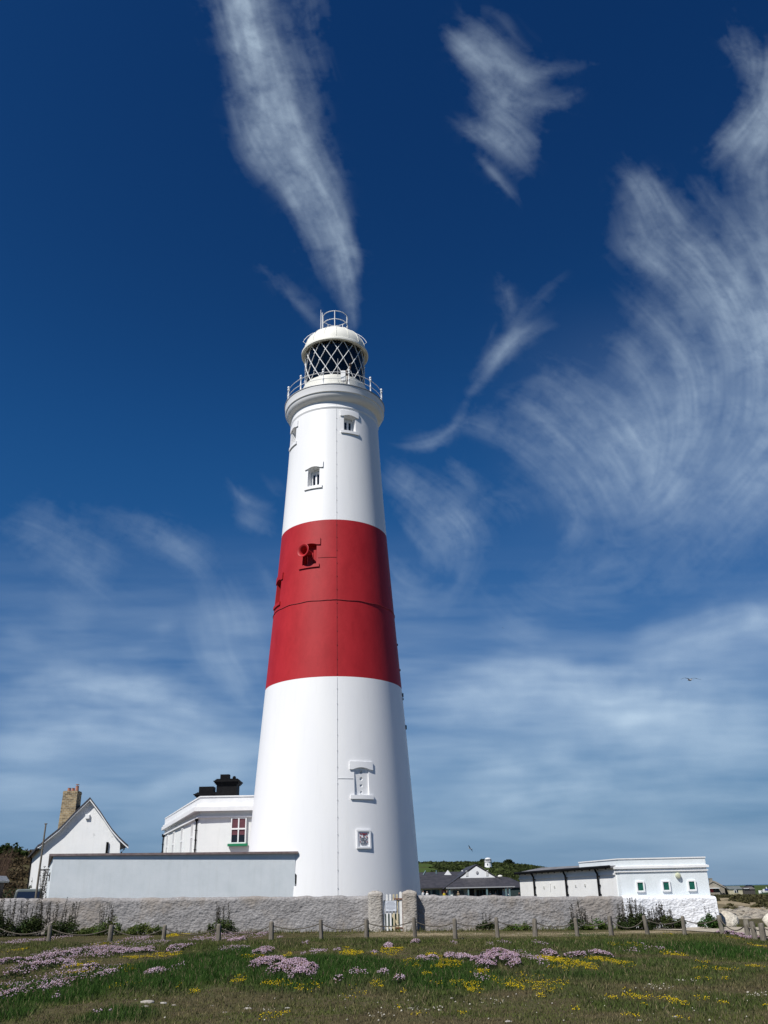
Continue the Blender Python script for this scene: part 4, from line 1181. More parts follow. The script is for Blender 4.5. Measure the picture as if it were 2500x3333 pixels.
# rear wing with gutter and down pipes, a separate range stepping back from the road
WG = empty('rear_wing', (9.0, 50.0, 0), 'cream limewashed range with black gutter and three black drainpipes', 'building')
w0, w1 = np.array([10.30, 43.75]), np.array([7.66, 57.0])
dv = (w1 - w0) / np.linalg.norm(w1 - w0); nv = np.array([-dv[1], dv[0]]); nv = nv if nv[0] < 0 else -nv
mb = MB(); quadprism(mb, [w0, w1, w1 - nv * 2.9, w0 - nv * 2.2], -.3, 2.36); mb.build('wall', M['winglim'], WG)
mb = MB(); quadprism(mb, [w0 + nv * .06, w1 + nv * .06, w1 - nv * .2, w0 - nv * .2], 2.12, 2.20); quadprism(mb, [w0 + nv * .05, w1 + nv * .05, w1 - nv * 2.9, w0 - nv * 2.2], 2.36, 2.42)
mb.build('cornice', M['white'], WG)
mb = MB()
def wp(t, o, z): p = w0 + (w1 - w0) * t + nv * o; return (p[0], p[1], z)
mb.add([wp(0.0, .2, 2.5), wp(1.01, .2, 2.5), wp(1.01, -1.5, 2.78), wp(0.0, -1.2, 2.62), wp(0.0, .2, 2.42), wp(1.01, .2, 2.42), wp(1.01, -1.5, 2.42), wp(0, -1.2, 2.42)],
       [(0, 1, 2, 3), (7, 6, 5, 4), (0, 4, 5, 1), (1, 5, 6, 2), (2, 6, 7, 3), (3, 7, 4, 0)])
mb.build('roof', varied('worn_grey_roof', (.10, .10, .11), (.24, .24, .25), 1.5, .8, .3), WG)
mb = MB(); mb.tube([wp(0.0, .24, 2.47), wp(1.01, .24, 2.47)], .07, 8)
for k in range(14): q = wp(.04 + k * .07, .2, 2.40); mb.box(q, (.05, .12, .08))
mb.build('gutter', M['black'], WG)
for t in (.135, .44, .80):
    mb = MB(); mb.tube([wp(t, .2, 2.44), wp(t, .15, 2.3), wp(t, .09, 2.2), wp(t, .09, .3)], .05, 8)
    for z in (1.3, 1.7, 2.1): q = wp(t, .05, z); mb.box(q, (.1, .16, .05))
    mb.build('drainpipe', M['black'], WG)
for t, z in ((.27, 1.72), (.36, 1.7), (.58, 1.68), (.7, 1.66)):
    mb = MB(); q = wp(t, .01, z); mb.box(q, (.03, .16, .12)); mb.build('air_brick', varied('air_brick', (.4, .4, .38), (.55, .55, .52), 20, .8), WG)
mb = MB(); mb.tube([wp(.625, .05, 1.85), wp(.625, .05, 1.5)], .02, 6); mb.box(wp(.625, .03, 1.86), (.06, .06, .04)); mb.build('vent_pipe', M['white'], WG)

# ================================================================== BOUNDARY WALLS
def rough_wall(name, label, x0, y0, x1, y1, h0, h1, m, thick=.42, batter=0.0, top=0.06, seed=0, cat='wall', rend=0.0):
    """a thick masonry wall with an uneven face and a rounded, ragged top"""
    L = math.hypot(x1 - x0, y1 - y0); n = int(L / .055)
    d = np.array([(x1 - x0) / L, (y1 - y0) / L]); nr = np.array([d[1], -d[0]])     # towards the meadow
    prof = [(1.0 * batter, 0.0)] + [(batter * (1 - t), t) for t in np.linspace(.03, .93, 26)]
    cols_ = [(o, t, 0) for o, t in prof] + [(-.03, .975, 1), (-.10, .995, 1), (-thick * .5, 1.01, 1), (-thick + .1, 1.0, 1), (-thick, .93, 1), (-thick, 0.0, 0)]
    k = len(cols_); s_ = np.linspace(0, L, n)
    S, K = np.meshgrid(s_, np.arange(k), indexing='ij')
    off = np.array([c[0] for c in cols_])[K]; tt = np.array([c[1] for c in cols_])[K]
    hh = (h0 + (h1 - h0) * S / L) + top * 2 * (fbm(S / .5, S * 0 + seed, 4, seed) - .5)
    gx = x0 + d[0] * S; gy = y0 + d[1] * S
    gz = gh(gx, gy) - .25
    Z = gz + (hh + .25) * tt
    bumpy = 0.035 * (fbm(S / .16, Z / .13 + seed, 4, seed + 3, .65) - .5) * 2 + .03 * (fbm(S / 1.1, Z / .8, 3, seed + 7) - .5) * 2
    off = off + bumpy * np.where(K < len(prof) + 3, 1, 0.4)
    # the ends are closed by pulling the last columns in
    X = gx + nr[0] * off; Y = gy + nr[1] * off
    V = np.stack([X, Y, Z], -1).reshape(-1, 3)
    i, j = np.meshgrid(np.arange(n - 1), np.arange(k - 1), indexing='ij')
    F = np.stack([i * k + j, (i + 1) * k + j, (i + 1) * k + j + 1, i * k + j + 1], -1).reshape(-1, 4)
    root = empty(name, (x0, y0, 0), label, cat)
    np_mesh('wall_body', V, F, m, parent=root, smooth_=True)
    cap = MB()
    for e in (0, n - 1):
        idx = [tuple(V[e * k + q]) for q in range(k)]
        cap.add(idx if e else idx[::-1], [tuple(range(k))])
    cap.build('wall_end', m, root)
    return root
W1 = rough_wall('boundary_wall', 'rough grey rendered wall running left from the picket gate', -30.0, 43.0, -1.06, 43.0, 1.56, 1.43, M['wall'], seed=2)
W2 = rough_wall('boundary_wall', 'rough grey rendered wall running right from the picket gate to the whitewashed corner', 1.07, 43.0, 10.36, 43.0, 1.44, 1.27, M['wall'], seed=12)
W3 = rough_wall('boundary_wall', 'whitewashed battered rubble wall under the building with green windows', 10.34, 42.98, 14.5, 42.98, 1.30, 1.27, M['wallwhite'], .6, .12, seed=22, top=.03)
side = rough_wall('boundary_wall', 'whitewashed rubble side wall turning back past the corner of the low white building', 14.52, 43.0, 16.8, 58.2, 1.27, 1.2, M['wallwhite'], .4, .05, seed=32, top=.03)
def pillar(parent, x0, x1, seed):
    n = 40; k = 36
    V = []
    zs = list(np.linspace(-.3, 1.42, k - 8)) + [1.47, 1.53, 1.58, 1.62, 1.645, 1.66, 1.668, 1.67]
    cx, cy = (x0 + x1) / 2, 42.88; hw, hd = (x1 - x0) / 2, .33
    for zi, z in enumerate(zs):
        s = 1.04 if z > 1.40 and z < 1.50 else 1.0
        if z >= 1.5: s = 1.04 * max(0, 1 - max(0, (z - 1.5) / .17) ** 3.2)
        if z >= 1.66: s = (.45, .2, .0)[min(2, int((z - 1.66) / .005))]
        for q in range(n):
            a = 2 * math.pi * q / n
            ca, sa = math.cos(a), math.sin(a); e = (abs(ca) ** 6 + abs(sa) ** 6) ** (-1 / 6.)
            r = 1 + .05 * (float(fbm(a * 2.2 + seed, z * 3, 3, seed)) - .5) * 2
            V.append((cx + hw * ca * e * r * max(s, .03), cy + hd * sa * e * r * max(s, .03), z))
    kk = len(zs)
    F = [(i * n + q, i * n + (q + 1) % n, (i + 1) * n + (q + 1) % n, (i + 1) * n + q) for i in range(kk - 1) for q in range(n)]
    o = np_mesh('gate_pillar', V, F, M['pillar'], parent=parent, smooth_=True)
pillar(W1, -1.08, -.43, 3); pillar(W2, .45, 1.10, 8)

# gate
GT = empty('gate', (0, 43, 0), 'narrow white picket gate with a small notice between two stone pillars', 'gate')
GY = 42.74
for i, x in enumerate((-.375, -.24, -.09, .06, .21, .37)):
    mb = MB(); tall = 1.44 if i < 5 else 1.52; w_ = .080 if i < 5 else .115
    if i == 0: tall = 1.16
    mb.box((x, GY, .03 + tall / 2), (w_, .03, tall)); mb.tube([(x, GY - .014, .03 + tall), (x, GY + .014, .03 + tall)], w_ / 2, 12)
    mb.build('picket', M['wood_cream'] if i in (3, 4) else M['wood_white'], GT)
mb = MB()
for z in (.16, 1.22):
    mb.box((0, GY + .03, z), (.80, .03, .09)); mb.build('rail', M['wood_cream'], GT); mb = MB()
mb.prism([(-.12, GY + .018, .74), (-.03, GY + .018, .74), (.34, GY + .018, .16), (.25, GY + .018, .16)], (0, .022, 0))
mb.build('brace', M['wood_cream'], GT)
mb = MB(); mb.box((0.0, GY + .09, .38), (.86, .02, .64)); mb.build('lower_panel', M['greenteal'], GT)
mb = MB(); mb.box((.27, GY - .04, 1.31), (.40, .04, .05)); mb.tube([(.455, GY - .02, 0), (.455, GY - .02, 1.31)], .02, 6); mb.box((.26, GY - .03, .14), (.30, .03, .05))
mb.build('hinge', M['rust'], GT)
SG = empty('notice_board', (-.07, 42.7, 1.0), 'small pale printed notice with lines of grey text fixed to the picket gate', 'sign')
mb = MB(); mb.box((-.07, 42.70, 1.03), (.50, .02, .44), bev=.004); mb.build('board', M['sign'], SG)
mb = MB()
for k in range(7):
    L = (.3, .4, .42, .38, .42, .4, .2)[k]
    mb.box((-.07, 42.686, 1.19 - k * .052), (L, .004, .014 if k else .024))
for dx, dz, sx, sz in ((0, .213, .5, .012), (0, -.213, .5, .012), (-.245, 0, .012, .41), (.245, 0, .012, .41)): mb.box((-.07 + dx, 42.687, 1.03 + dz), (sx, .005, sz))
mb.build('lettering', M['ink'], SG)
# ================================================================== FENCE OF POSTS AND ROPE
posts = [  # x, y, height, label
    (-14.9, 36.2, .64, None),
    (-12.77, 36, .56, 'timber rope post in front of the tall dark bushes at the left end'),
    (-10.50, 36, .58, 'timber rope post in front of a spiky weed clump below the gabled house'),
    (-8.51, 36, .58, 'timber rope post above the left end of the long pink flower band'),
    (-6.47, 36, .56, 'short timber rope post beside the spiky bush below the annex'),
    (-4.51, 36, .60, 'timber rope post below the right part of the white outbuilding wall'),
    (-2.66, 36, .64, 'timber rope post directly below the left flank of the lighthouse base'),
    (-0.98, 36, .65, 'timber rope post standing just left of the picket gate'),
    (0.81, 36, .68, 'timber rope post standing just right of the picket gate'),
    (2.30, 36, .68, 'timber rope post below the dark windows of the cafe veranda'),
    (3.87, 36, .68, 'pale timber rope post beside the small dark shrub on the grey wall'),
    (5.26, 36, .64, 'stout timber rope post below the left end of the cream wing'),
    (6.82, 36, .64, 'timber rope post in front of the weedy patch below the middle drainpipe'),
    (8.08, 36, .66, 'timber rope post just left of the biggest bush at the wall'),
    (9.42, 36.0, .64, 'leaning timber rope post between the two big bushes at the white wall'),
    (10.78, 36.0, .62, 'timber rope post in front of bare whitewashed rubble wall'),
    (12.18, 36.0, .62, 'timber rope post in front of the low bush at the white wall corner'),
    (11.98, 32.9, .58, 'first timber post where the fence turns, against the gravel path'),
    (11.88, 32.0, .55, 'middle of the three close set timber posts by the gravel path'),
    (11.80, 31.1, .53, 'nearest of the three close set timber posts, before the second boulder'),
    (13.4, 29.6, .6, None)]
ptop = []
base_post = None
for i, (x, y, h, lab) in enumerate(posts):
    z = float(gh(x, y)); rs = random.Random(i * 7 + 1)
    lx, ly = rs.uniform(-.03, .03), rs.uniform(-.03, .03)
    if i == 14: lx = -.07
    r = .082 + rs.uniform(-.008, .012)
    ptop.append((x + lx, y + ly, z + h))
    if lab is None and i not in (0, len(posts) - 1): continue
    mb = MB(); n = 12
    prof = [(r * 1.04, -.3), (r * 1.02, 0.0), (r, h * .3), (r * .98, h * .65), (r * .97, h - .03), (r * .8, h + .01), (r * .45, h + rs.uniform(.012, .03)), (0.0, h + .02)]
    vs = []
    for q, zz in prof:
        t = max(zz, 0) / h
        for k in range(n):
            a = 2 * math.pi * k / n; w_ = 1 + .07 * math.sin(3 * a + i) + .04 * math.sin(5 * a + zz * 4)
            vs.append((x + lx * t + q * w_ * math.cos(a), y + ly * t + q * w_ * math.sin(a), z + zz))
    mb.add(vs, [(a * n + k, a * n + (k + 1) % n, (a + 1) * n + (k + 1) % n, (a + 1) * n + k) for a in range(len(prof) - 1) for k in range(n)], True)
    o = mb.build('fence_post', M['timber'], org=(x, y, z))
    tag(o, lab or ('timber rope post beyond the left edge of the view' if i == 0 else 'timber rope post beyond the right edge of the view'), 'fence post', 'timber posts of the rope fence')
mb = MB()
for i in range(len(ptop) - 1):
    a, b = np.array(ptop[i]), np.array(ptop[i + 1])
    a = a - [0, 0, .10]; b = b - [0, 0, .10]
    L = np.linalg.norm(b - a); rs = random.Random(i + 50); sag = (.10 * L + rs.uniform(-.02, .06)) if L > 1.2 else .12
    if i == 13: sag = .3
    pts = []
    for k in range(17):
        t = k / 16; p = a + (b - a) * t; p[2] -= sag * 4 * t * (1 - t); pts.append(tuple(p))
    mb.tube(pts, .019, 6)
ro = mb.build('rope', M['rope'], org=(0, 36, 0.4))
tag(ro, 'slack grey rope threaded through the whole row of timber posts', 'rope')

# ================================================================== LEAVES, GRASS, FLOWERS
def leaf_quads(C, size, RNGi, up=0.0, aspect=1.7):
    """small two-triangle leaves, random orientation; C (n,3)"""
    n = len(C)
    d = RNGi.normal(size=(n, 3)); d[:, 2] = d[:, 2] * .6 + up; d /= np.linalg.norm(d, axis=1)[:, None]
    e = RNGi.normal(size=(n, 3)); e -= (e * d).sum(1)[:, None] * d; e /= np.linalg.norm(e, axis=1)[:, None]
    s = np.asarray(size).reshape(-1, 1) * np.ones((n, 1))
    V = np.stack([C - d * s * aspect * .5, C + e * s * .5, C + d * s * aspect * .5, C - e * s * .5], 1)
    F = np.arange(4 * n).reshape(n, 4)
    return V.reshape(-1, 3), F

def shrub(label, u0, u1, v0, v1, Y, spikes=10, spike_h=.5, dark=1.0, n=1500, seed=1, name='shrub', leaf=.05, hue=(.050, .074, .022), spike_col=(.06, .055, .04)):
    R = np.random.RandomState(seed)
    a = P(u0, v1, Y); b = P(u1, v1, Y); t = P((u0 + u1) / 2, v0, Y)
    cx = (a[0] + b[0]) / 2; rx = abs(b[0] - a[0]) / 2; zb = float(gh(cx, Y)); H = max(t[2] - zb, .12); ry = min(rx, .55)
    root = empty(name, (cx, Y, zb), label, 'bush', 'bushes along the boundary wall')
    # clumps of leaves
    nc = max(8, int(rx * 22))
    cc = np.stack([cx + R.uniform(-1, 1, nc) * rx * .92, Y + R.uniform(-1, 1, nc) * ry * .8, np.zeros(nc)], 1)
    env = 1 - ((cc[:, 0] - cx) / (rx * 1.02)) ** 2
    top = H * np.clip(env, .12, 1) ** .5 * R.uniform(.55, 1.0, nc)
    C = []; T = []
    for i in range(nc):
        k = n // nc
        ph = R.normal(size=(k, 3)); ph /= np.linalg.norm(ph, axis=1)[:, None]
        ph *= (R.rand(k, 1) ** .45)
        rr_ = min(.22, rx * .7) * R.uniform(.7, 1.3)
        p = np.array([cc[i, 0], cc[i, 1], zb + top[i] * R.uniform(.4, .8)]) + ph * np.array([rr_, rr_, top[i] * .5])
        C.append(p)
        g = R.uniform(.6, 1.35) * dark
        base = np.array(hue) * g; base = base * (1 + R.uniform(-.2, .3) * np.array([1, .2, 0]))
        T.append(base[None, :] * R.uniform(.6, 1.4, (k, 1)))
    C = np.concatenate(C); T = np.concatenate(T); C[:, 2] = np.maximum(C[:, 2], gh(C[:, 0], C[:, 1]) + .01)
    V, F = leaf_quads(C, R.uniform(.6, 1.3, len(C)) * leaf, R)
    np_mesh('foliage', V, F, M['leaf'], parent=root, tint=np.repeat(T, 4, 0))
    st = MB(); SC = []; 
    for i in range(max(spikes, 3)):
        x = cx + R.uniform(-.85, .85) * rx; y = Y + R.uniform(-.5, .5) * ry
        h = (H + spike_h * R.uniform(.25, 1.0)) * (0.75 + .25 * (1 - ((x - cx) / rx) ** 2)) if spikes else H * .7
        lx, ly = R.uniform(-.12, .12, 2) * h
        st.tube([(x, y, zb), (x + lx * .4, y + ly * .4, zb + h * .5), (x + lx, y + ly, zb + h)], [.008, .006, .004], 4, caps=False)
        if spikes:
            k = int(50 * h / .9)
            tt = R.uniform(.35, 1.02, k)
            SC.append(np.stack([x + lx * tt + R.normal(size=k) * .022, y + ly * tt + R.normal(size=k) * .022, zb + h * tt], 1))
    so = st.build('stems', M['darkwood'], root)
    if spikes:
        SC = np.concatenate(SC); V, F = leaf_quads(SC, .032, R)
        tc = np.array(spike_col)[None] * R.uniform(.6, 1.5, (len(SC), 1))
        np_mesh('seed_heads', V, F, M['leaf'], parent=root, tint=np.repeat(tc, 4, 0))['kind'] = 'stuff'
    return root
shrub('dense dark bush with tall spikes cut by the left edge of the photo', -60, 66, 2968, 3056, 41.6, 14, .75, .75, 3600, 1)
shrub('dark leafy bush with many thin spikes, second along the wall from the left edge', 52, 162, 2976, 3052, 41.9, 18, .75, .8, 3600, 2)
shrub('grey green bush with the two tallest spikes, right of the leftmost post', 150, 252, 2984, 3054, 41.9, 16, .85, 1.1, 2400, 3)
shrub('narrow green weed with brown spikes below the gabled house', 312, 382, 2976, 3042, 42.0, 10, .55, 1.5, 1300, 4, hue=(.05, .075, .018))
shrub('low rounded yellowish green mound without spikes against the grey wall', 400, 530, 3006, 3040, 42.0, 0, .1, 1.8, 2200, 5, hue=(.05, .07, .018))
shrub('low creeping green mat at the wall foot between the spiky weed and leftmost bushes', 240, 330, 3016, 3052, 41.8, 0, .1, 1.6, 1400, 6, hue=(.05, .072, .018))
shrub('wiry spiked bush at the wall below the annex green sill', 678, 768, 2978, 3042, 41.9, 12, .5, 1.1, 1500, 7)
shrub('small straggly dark shrub high on the grey wall right of the gate', 1556, 1606, 2984, 3016, 42.4, 4, .2, .9, 900, 8)
shrub('thin weeds with brown stalks against the grey wall below the cream wing', 1858, 1922, 2984, 3022, 42.0, 12, .75, 1.2, 700, 9)
shrub('low fresh green mat at the foot of the grey wall beside the thin weeds', 1900, 1990, 2992, 3022, 42.0, 5, .3, 1.9, 1400, 10, hue=(.045, .08, .016))
shrub('biggest bush, dark and spiky, where grey wall meets white wall', 2014, 2108, 2966, 3026, 41.6, 30, .55, .8, 3800, 11)
shrub('broad spiky dark bush in front of the whitewashed rubble wall', 2104, 2220, 2976, 3026, 41.5, 30, .5, .85, 3400, 12)
shrub('low bright green bush at the right hand corner of the white wall', 2272, 2352, 2978, 3024, 41.6, 3, .5, 1.3, 3000, 13, hue=(.035, .075, .016))
shrub('tiny green clump at the wall foot right of the pale post', 1650, 1690, 3002, 3020, 42.2, 0, .1, 1.7, 500, 14, hue=(.05, .08, .018))
shrub('tiny green clump at the wall foot below the cream wing left end', 1700, 1730, 3000, 3018, 42.2, 0, .1, 1.7, 400, 15, hue=(.05, .08, .018))

def grass():
    R = np.random.RandomState(5)
    n = 520000
    # density falls with distance so blades stay a pixel or so
    Y = 11.2 + (43.2 - 11.2) * R.rand(n) ** 1.25
    X = (R.rand(n) * 2 - 1) * (Y * .50 + 2.0)
    k = ~((Y > 42.4) & (X < 15.2)) & ~((X > 12.7) & (X < 22) & (Y > 29) & (Y < 42.8))
    X, Y = X[k], Y[k]
    L = lush(X, Y); B = bare(X, Y)
    keep = R.rand(len(X)) < (1 - .85 * B) * (.55 + .45 * np.maximum(L, smooth((Y - 26) / 6)))
    X, Y, L = X[keep], Y[keep], L[keep]
    n = len(X); Z = gh(X, Y)
    tall = .030 + .085 * L + .05 * smooth((Y - 27) / 5) * fbm(X / 1.1, Y / 1.1, 3, 55) * 1.6
    tall *= .6 + .8 * R.rand(n); tall *= .75 + .6 * fbm(X / .5, Y / .5, 2, 58)
    near_wall = smooth((Y - 41.6) / .8); tall *= (1 - .78 * smooth((Y - 34.7) / 1.2) * (1 - near_wall)) * (1 + 1.2 * near_wall)
    a = R.rand(n) * 6.283; wd = (.0045 + .0003 * Y) * (0.7 + .6 * R.rand(n))
    dx, dy = np.cos(a), np.sin(a); lean = (R.rand(n) * .9 + .1) * tall; b = R.rand(n) * 6.283
    lx, ly = np.cos(b) * lean, np.sin(b) * lean
    V = np.empty((n, 3, 3))
    V[:, 0] = np.stack([X - dx * wd, Y - dy * wd, Z - .01], 1); V[:, 1] = np.stack([X + dx * wd, Y + dy * wd, Z - .01], 1)
    V[:, 2] = np.stack([X + lx, Y + ly, Z + tall], 1)
    dry = np.array([.165, .135, .068]); olive = np.array([.112, .128, .036]); green = np.array([.040, .088, .015]); 
    m1 = fbm(X / .9, Y / .9, 4, 81); m2 = R.rand(n)
    g = np.clip(L * 1.25 + .25 * (m2 - .5), 0, 1)[:, None]
    o = np.clip((m1 - .33) * 3.2 + .5 * (m2 - .5) + .35 * smooth((Y - 25) / 8), 0, 1)[:, None]
    c = (dry * (1 - o) + olive * o) * (1 - g) + green * g
    c = c * (.65 + .7 * R.rand(n, 1))
    straw = (R.rand(n) < .07 + .05 * smooth((Y - 30) / 6))[:, None]; c = np.where(straw, np.array([.26, .21, .12]), c)
    o_ = np_mesh('grass', V.reshape(-1, 3), np.arange(3 * n).reshape(n, 3), M['leaf'], tint=np.repeat(c, 3, 0))
    tag(o_, 'short coastal turf, lush green hollows and dry brown patches', 'grass', kind='stuff')
grass()

def heads(C, r, cols, R):
    """little rounded flower heads: octahedra"""
    n = len(C); r = np.asarray(r).reshape(-1, 1, 1) * np.ones((n, 1, 1))
    O = np.array([[1, 0, 0], [0, 1, 0], [-1, 0, 0], [0, -1, 0], [0, 0, .8], [0, 0, -.8]], float)
    an = R.rand(n) * 1.57; c, s = np.cos(an)[:, None], np.sin(an)[:, None]
    OX = O[None, :, 0] * c - O[None, :, 1] * s; OY = O[None, :, 0] * s + O[None, :, 1] * c
    V = C[:, None, :] + np.stack([OX, OY, np.broadcast_to(O[None, :, 2], OX.shape)], -1) * r
    f = np.array([[0, 1, 4], [1, 2, 4], [2, 3, 4], [3, 0, 4], [1, 0, 5], [2, 1, 5], [3, 2, 5], [0, 3, 5]])
    F = (np.arange(n)[:, None, None] * 6 + f[None]).reshape(-1, 3)
    return V.reshape(-1, 3), F, np.repeat(cols, 6, 0)

def pinks(R, n, pale=.5):
    a = np.array([.42, .25, .36]); b = np.array([.58, .47, .53]); k = np.array([.26, .17, .14])
    t = np.clip(R.rand(n, 1) * .7 + pale - .3, 0, 1); c = a * (1 - t) + b * t
    old = R.rand(n, 1) < .22
    return np.where(old, k, c) * (.75 + .5 * R.rand(n, 1))

def thrift(label, lobes, hgt, dens=1.0, seed=1, pale=.5):
    """cushion(s) of pink flower heads; lobes in photo measure (u0,u1,v0,v1)"""
    R = np.random.RandomState(seed)
    HC, HP, LC, ST = [], [], [], []
    for (u0, u1, v0, v1) in lobes:
        um = (u0 + u1) / 2
        x0, y0 = G(u0, v1 - (v1 - v0) * .3); x1, _ = G(u1, v1 - (v1 - v0) * .3)
        _, yn = G(um, v1); _, yf = G(um, v0 + 0.0)
        # the far edge is raised by the height of the cushion
        yf = yn + max(.25, (yf - yn) - hgt * 8 * .9)
        cx, cy = (x0 + x1) / 2, (yn + yf) / 2; rx, ry = abs(x1 - x0) / 2, max(.15, (yf - yn) / 2)
        area = math.pi * rx * ry; n = int(area * 620 * dens)
        n = max(25, min(n, 4200))
        a = R.rand(n) * 6.283; q = np.sqrt(R.rand(n)); q = q * (1 + .18 * np.sin(3 * a + seed) + .1 * np.sin(5 * a))
        X = cx + rx * q * np.cos(a); Y = cy + ry * q * np.sin(a)
        dens_m = fbm(X / .22, Y / .22, 3, seed) > .40 + .12 * (q ** 2)
        X, Y, q = X[dens_m], Y[dens_m], q[dens_m]; n = len(X)
        dome = hgt * np.sqrt(np.clip(1 - q ** 2 * .8, .08, 1))
        Z = gh(X, Y) + dome * (.75 + .4 * fbm(X / .3, Y / .3, 2, seed + 4)) + R.uniform(-.02, .03, n)
        HC.append(np.stack([X, Y, Z], 1)); 
        m = int(n * 1.2) + 30; a = R.rand(m) * 6.283; q = np.sqrt(R.rand(m)) * 1.05
        X = cx + rx * q * np.cos(a); Y = cy + ry * q * np.sin(a)
        Z = gh(X, Y) + hgt * np.sqrt(np.clip(1 - q ** 2 * .8, .05, 1)) * R.uniform(.2, .85, m)
        LC.append(np.stack([X, Y, Z], 1))
    HC = np.concatenate(HC); LC = np.concatenate(LC)
    c0 = HC.mean(0); zb = float(gh(c0[0], c0[1]))
    root = empty('thrift_clump', (c0[0], c0[1], zb), label, 'flower clump', 'pink thrift clumps in the turf')
    V, F, T = heads(HC, R.uniform(.011, .017, len(HC)) * (1 + .012 * HC[:, 1]), pinks(R, len(HC), pale), R)
    np_mesh('flower_heads', V, F, M['petal'], parent=root, tint=T)['kind'] = 'stuff'
    V, F = leaf_quads(LC, .035, R, up=.8, aspect=2.6)
    tc = np.array([[.045, .060, .022]]) * R.uniform(.5, 1.4, (len(LC), 1))
    np_mesh('foliage', V, F, M['leaf'], parent=root, tint=np.repeat(tc, 4, 0))['kind'] = 'stuff'
thrift('largest pink cushion of thrift, long and domed, left of the picture centre', [(806, 935, 3120, 3164), (868, 985, 3122, 3190), (945, 1027, 3148, 3198), (1010, 1010 + 12, 3150, 3180)], .20, 1.35, 3)
thrift('small round pale thrift cushion alone in dark green grass at left', [(471, 538, 3151, 3184)], .14, 1.3, 4, .7)
thrift('long pink thrift band stretching below the fence at far left', [(208, 320, 3082, 3114), (290, 395, 3090, 3118), (375, 465, 3086, 3112), (430, 540, 3094, 3106), (540, 612, 3076, 3096)], .11, .42, 5, .6)
thrift('big sloping pink thrift drift at the left edge of the meadow', [(100, 182, 3102, 3140), (60, 158, 3130, 3170), (0, 100, 3160, 3190), (-40, 50, 3168, 3196)], .15, .6, 6, .65)
thrift('faded loose thrift clump at the right end of the left hand drift', [(138, 206, 3172, 3248)], .12, .6, 7, .6)
thrift('pink thrift clump cut by the left edge low in the meadow', [(-30, 28, 3205, 3285)], .14, .8, 8, .45)
thrift('tiny pink thrift tuft at the left edge below the leftmost bush', [(-10, 32, 3122, 3146)], .12, 1.0, 9)
thrift('compact thrift tuft on a dark mound just below the gate', [(1334, 1370, 3063, 3076)], .12, 1.6, 10, .7)
thrift('pale thrift tuft beside yellow flowers left of the gate post', [(1247, 1282, 3077, 3093)], .12, 1.3, 11, .7)
thrift('pale pink thrift tuft above the largest cushion', [(806, 878, 3092, 3118)], .13, 1.0, 12, .6)
thrift('thrift patch near the fence below the wiry spiked bush', [(734, 794, 3058, 3072)], .10, .9, 13, .55)
thrift('large two lobed thrift clump right of centre', [(1540, 1622, 3122, 3162), (1560, 1690, 3096, 3128), (1630, 1700, 3108, 3156)], .18, 1.1, 14, .45)
thrift('scattered thrift row just left of the two lobed clump', [(1443, 1490, 3102, 3128), (1480, 1543, 3104, 3130)], .12, .9, 15, .6)
thrift('thrift strip edging the yellow flowers right of centre', [(1768, 1820, 3098, 3120), (1830, 1925, 3104, 3122), (1935, 2000, 3100, 3124)], .12, .8, 16, .55)
thrift('whitish seed head thrift tuft right of the largest cushion', [(1225, 1270, 3160, 3182)], .12, .9, 17, .8)
thrift('whitish thrift tuft leaning over grass in the middle of the meadow', [(1278, 1320, 3178, 3210)], .13, .9, 18, .8)
thrift('brownish faded thrift tuft between the largest cushion and the whitish tufts', [(1084, 1122, 3180, 3204)], .12, .8, 19, .7)
thrift('pinkish sea thrift at the foot of the grey wall behind the rope below the annex', [(556, 628, 3020, 3038)], .12, .8, 20, .4)
thrift('reddish thrift at the foot of the grey wall below the cream wing', [(1762, 1832, 3004, 3018)], .14, .8, 21, .25)
thrift('pink thrift fringe along the gravel path at the right edge', [(2372, 2420, 3036, 3048), (2410, 2450, 3042, 3054), (2440, 2510, 3048, 3066)], .10, .9, 22, .4)
thrift('thin thrift tuft left of the scattered row near centre right', [(1352, 1400, 3118, 3136), (1392, 1432, 3116, 3134)], .10, .8, 23, .7)
thrift('pale thrift tuft under the yellow band at left', [(1066 - 800 + 0, 330, 3146, 3164), (296, 352, 3160, 3196)], .11, .6, 24, .75)

def flower_field(name, label, patches, r, dens, colf, hgt, seed):
    R = np.random.RandomState(seed); C = []
    for (u0, u1, v0, v1, k) in patches:
        um = (u0 + u1) / 2; vm = (v0 + v1) / 2
        x0, y0 = G(u0, vm); x1, _ = G(u1, vm); _, yn = G(um, v1); _, yf = G(um, v0)
        rx, ry = abs(x1 - x0) / 2, max(.1, abs(yf - yn) / 2); n = int(min(9000, math.pi * rx * ry * dens * k)) + 12
        a = R.rand(n) * 6.283; q = R.rand(n) ** .6 * 1.15
        X = (x0 + x1) / 2 + rx * q * np.cos(a); Y = (yn + yf) / 2 + ry * q * np.sin(a)
        m = fbm(X / .16, Y / .2, 3, seed) > .47
        X, Y = X[m], Y[m]
        C.append(np.stack([X, Y, gh(X, Y) + hgt * (1 + .9 * lush(X, Y)) * R.uniform(.6, 1.25, len(X))], 1))
    C = np.concatenate(C)
    V, F, T = heads(C, R.uniform(.7, 1.25, len(C)) * r * (1 + .012 * C[:, 1]), colf(R, len(C)), R)
    o = np_mesh(name, V, F, M['petal'], tint=T); tag(o, label, 'wildflowers', kind='stuff')
A_ = lambda L: [(.5124 * a, .5124 * b, 2900 + .5124 * c, 2900 + .5124 * d, k) for a, b, c, d, k in L]
B_ = lambda L: [(800 + .5124 * a, 800 + .5124 * b, 2900 + .5124 * c, 2900 + .5124 * d, k) for a, b, c, d, k in L]
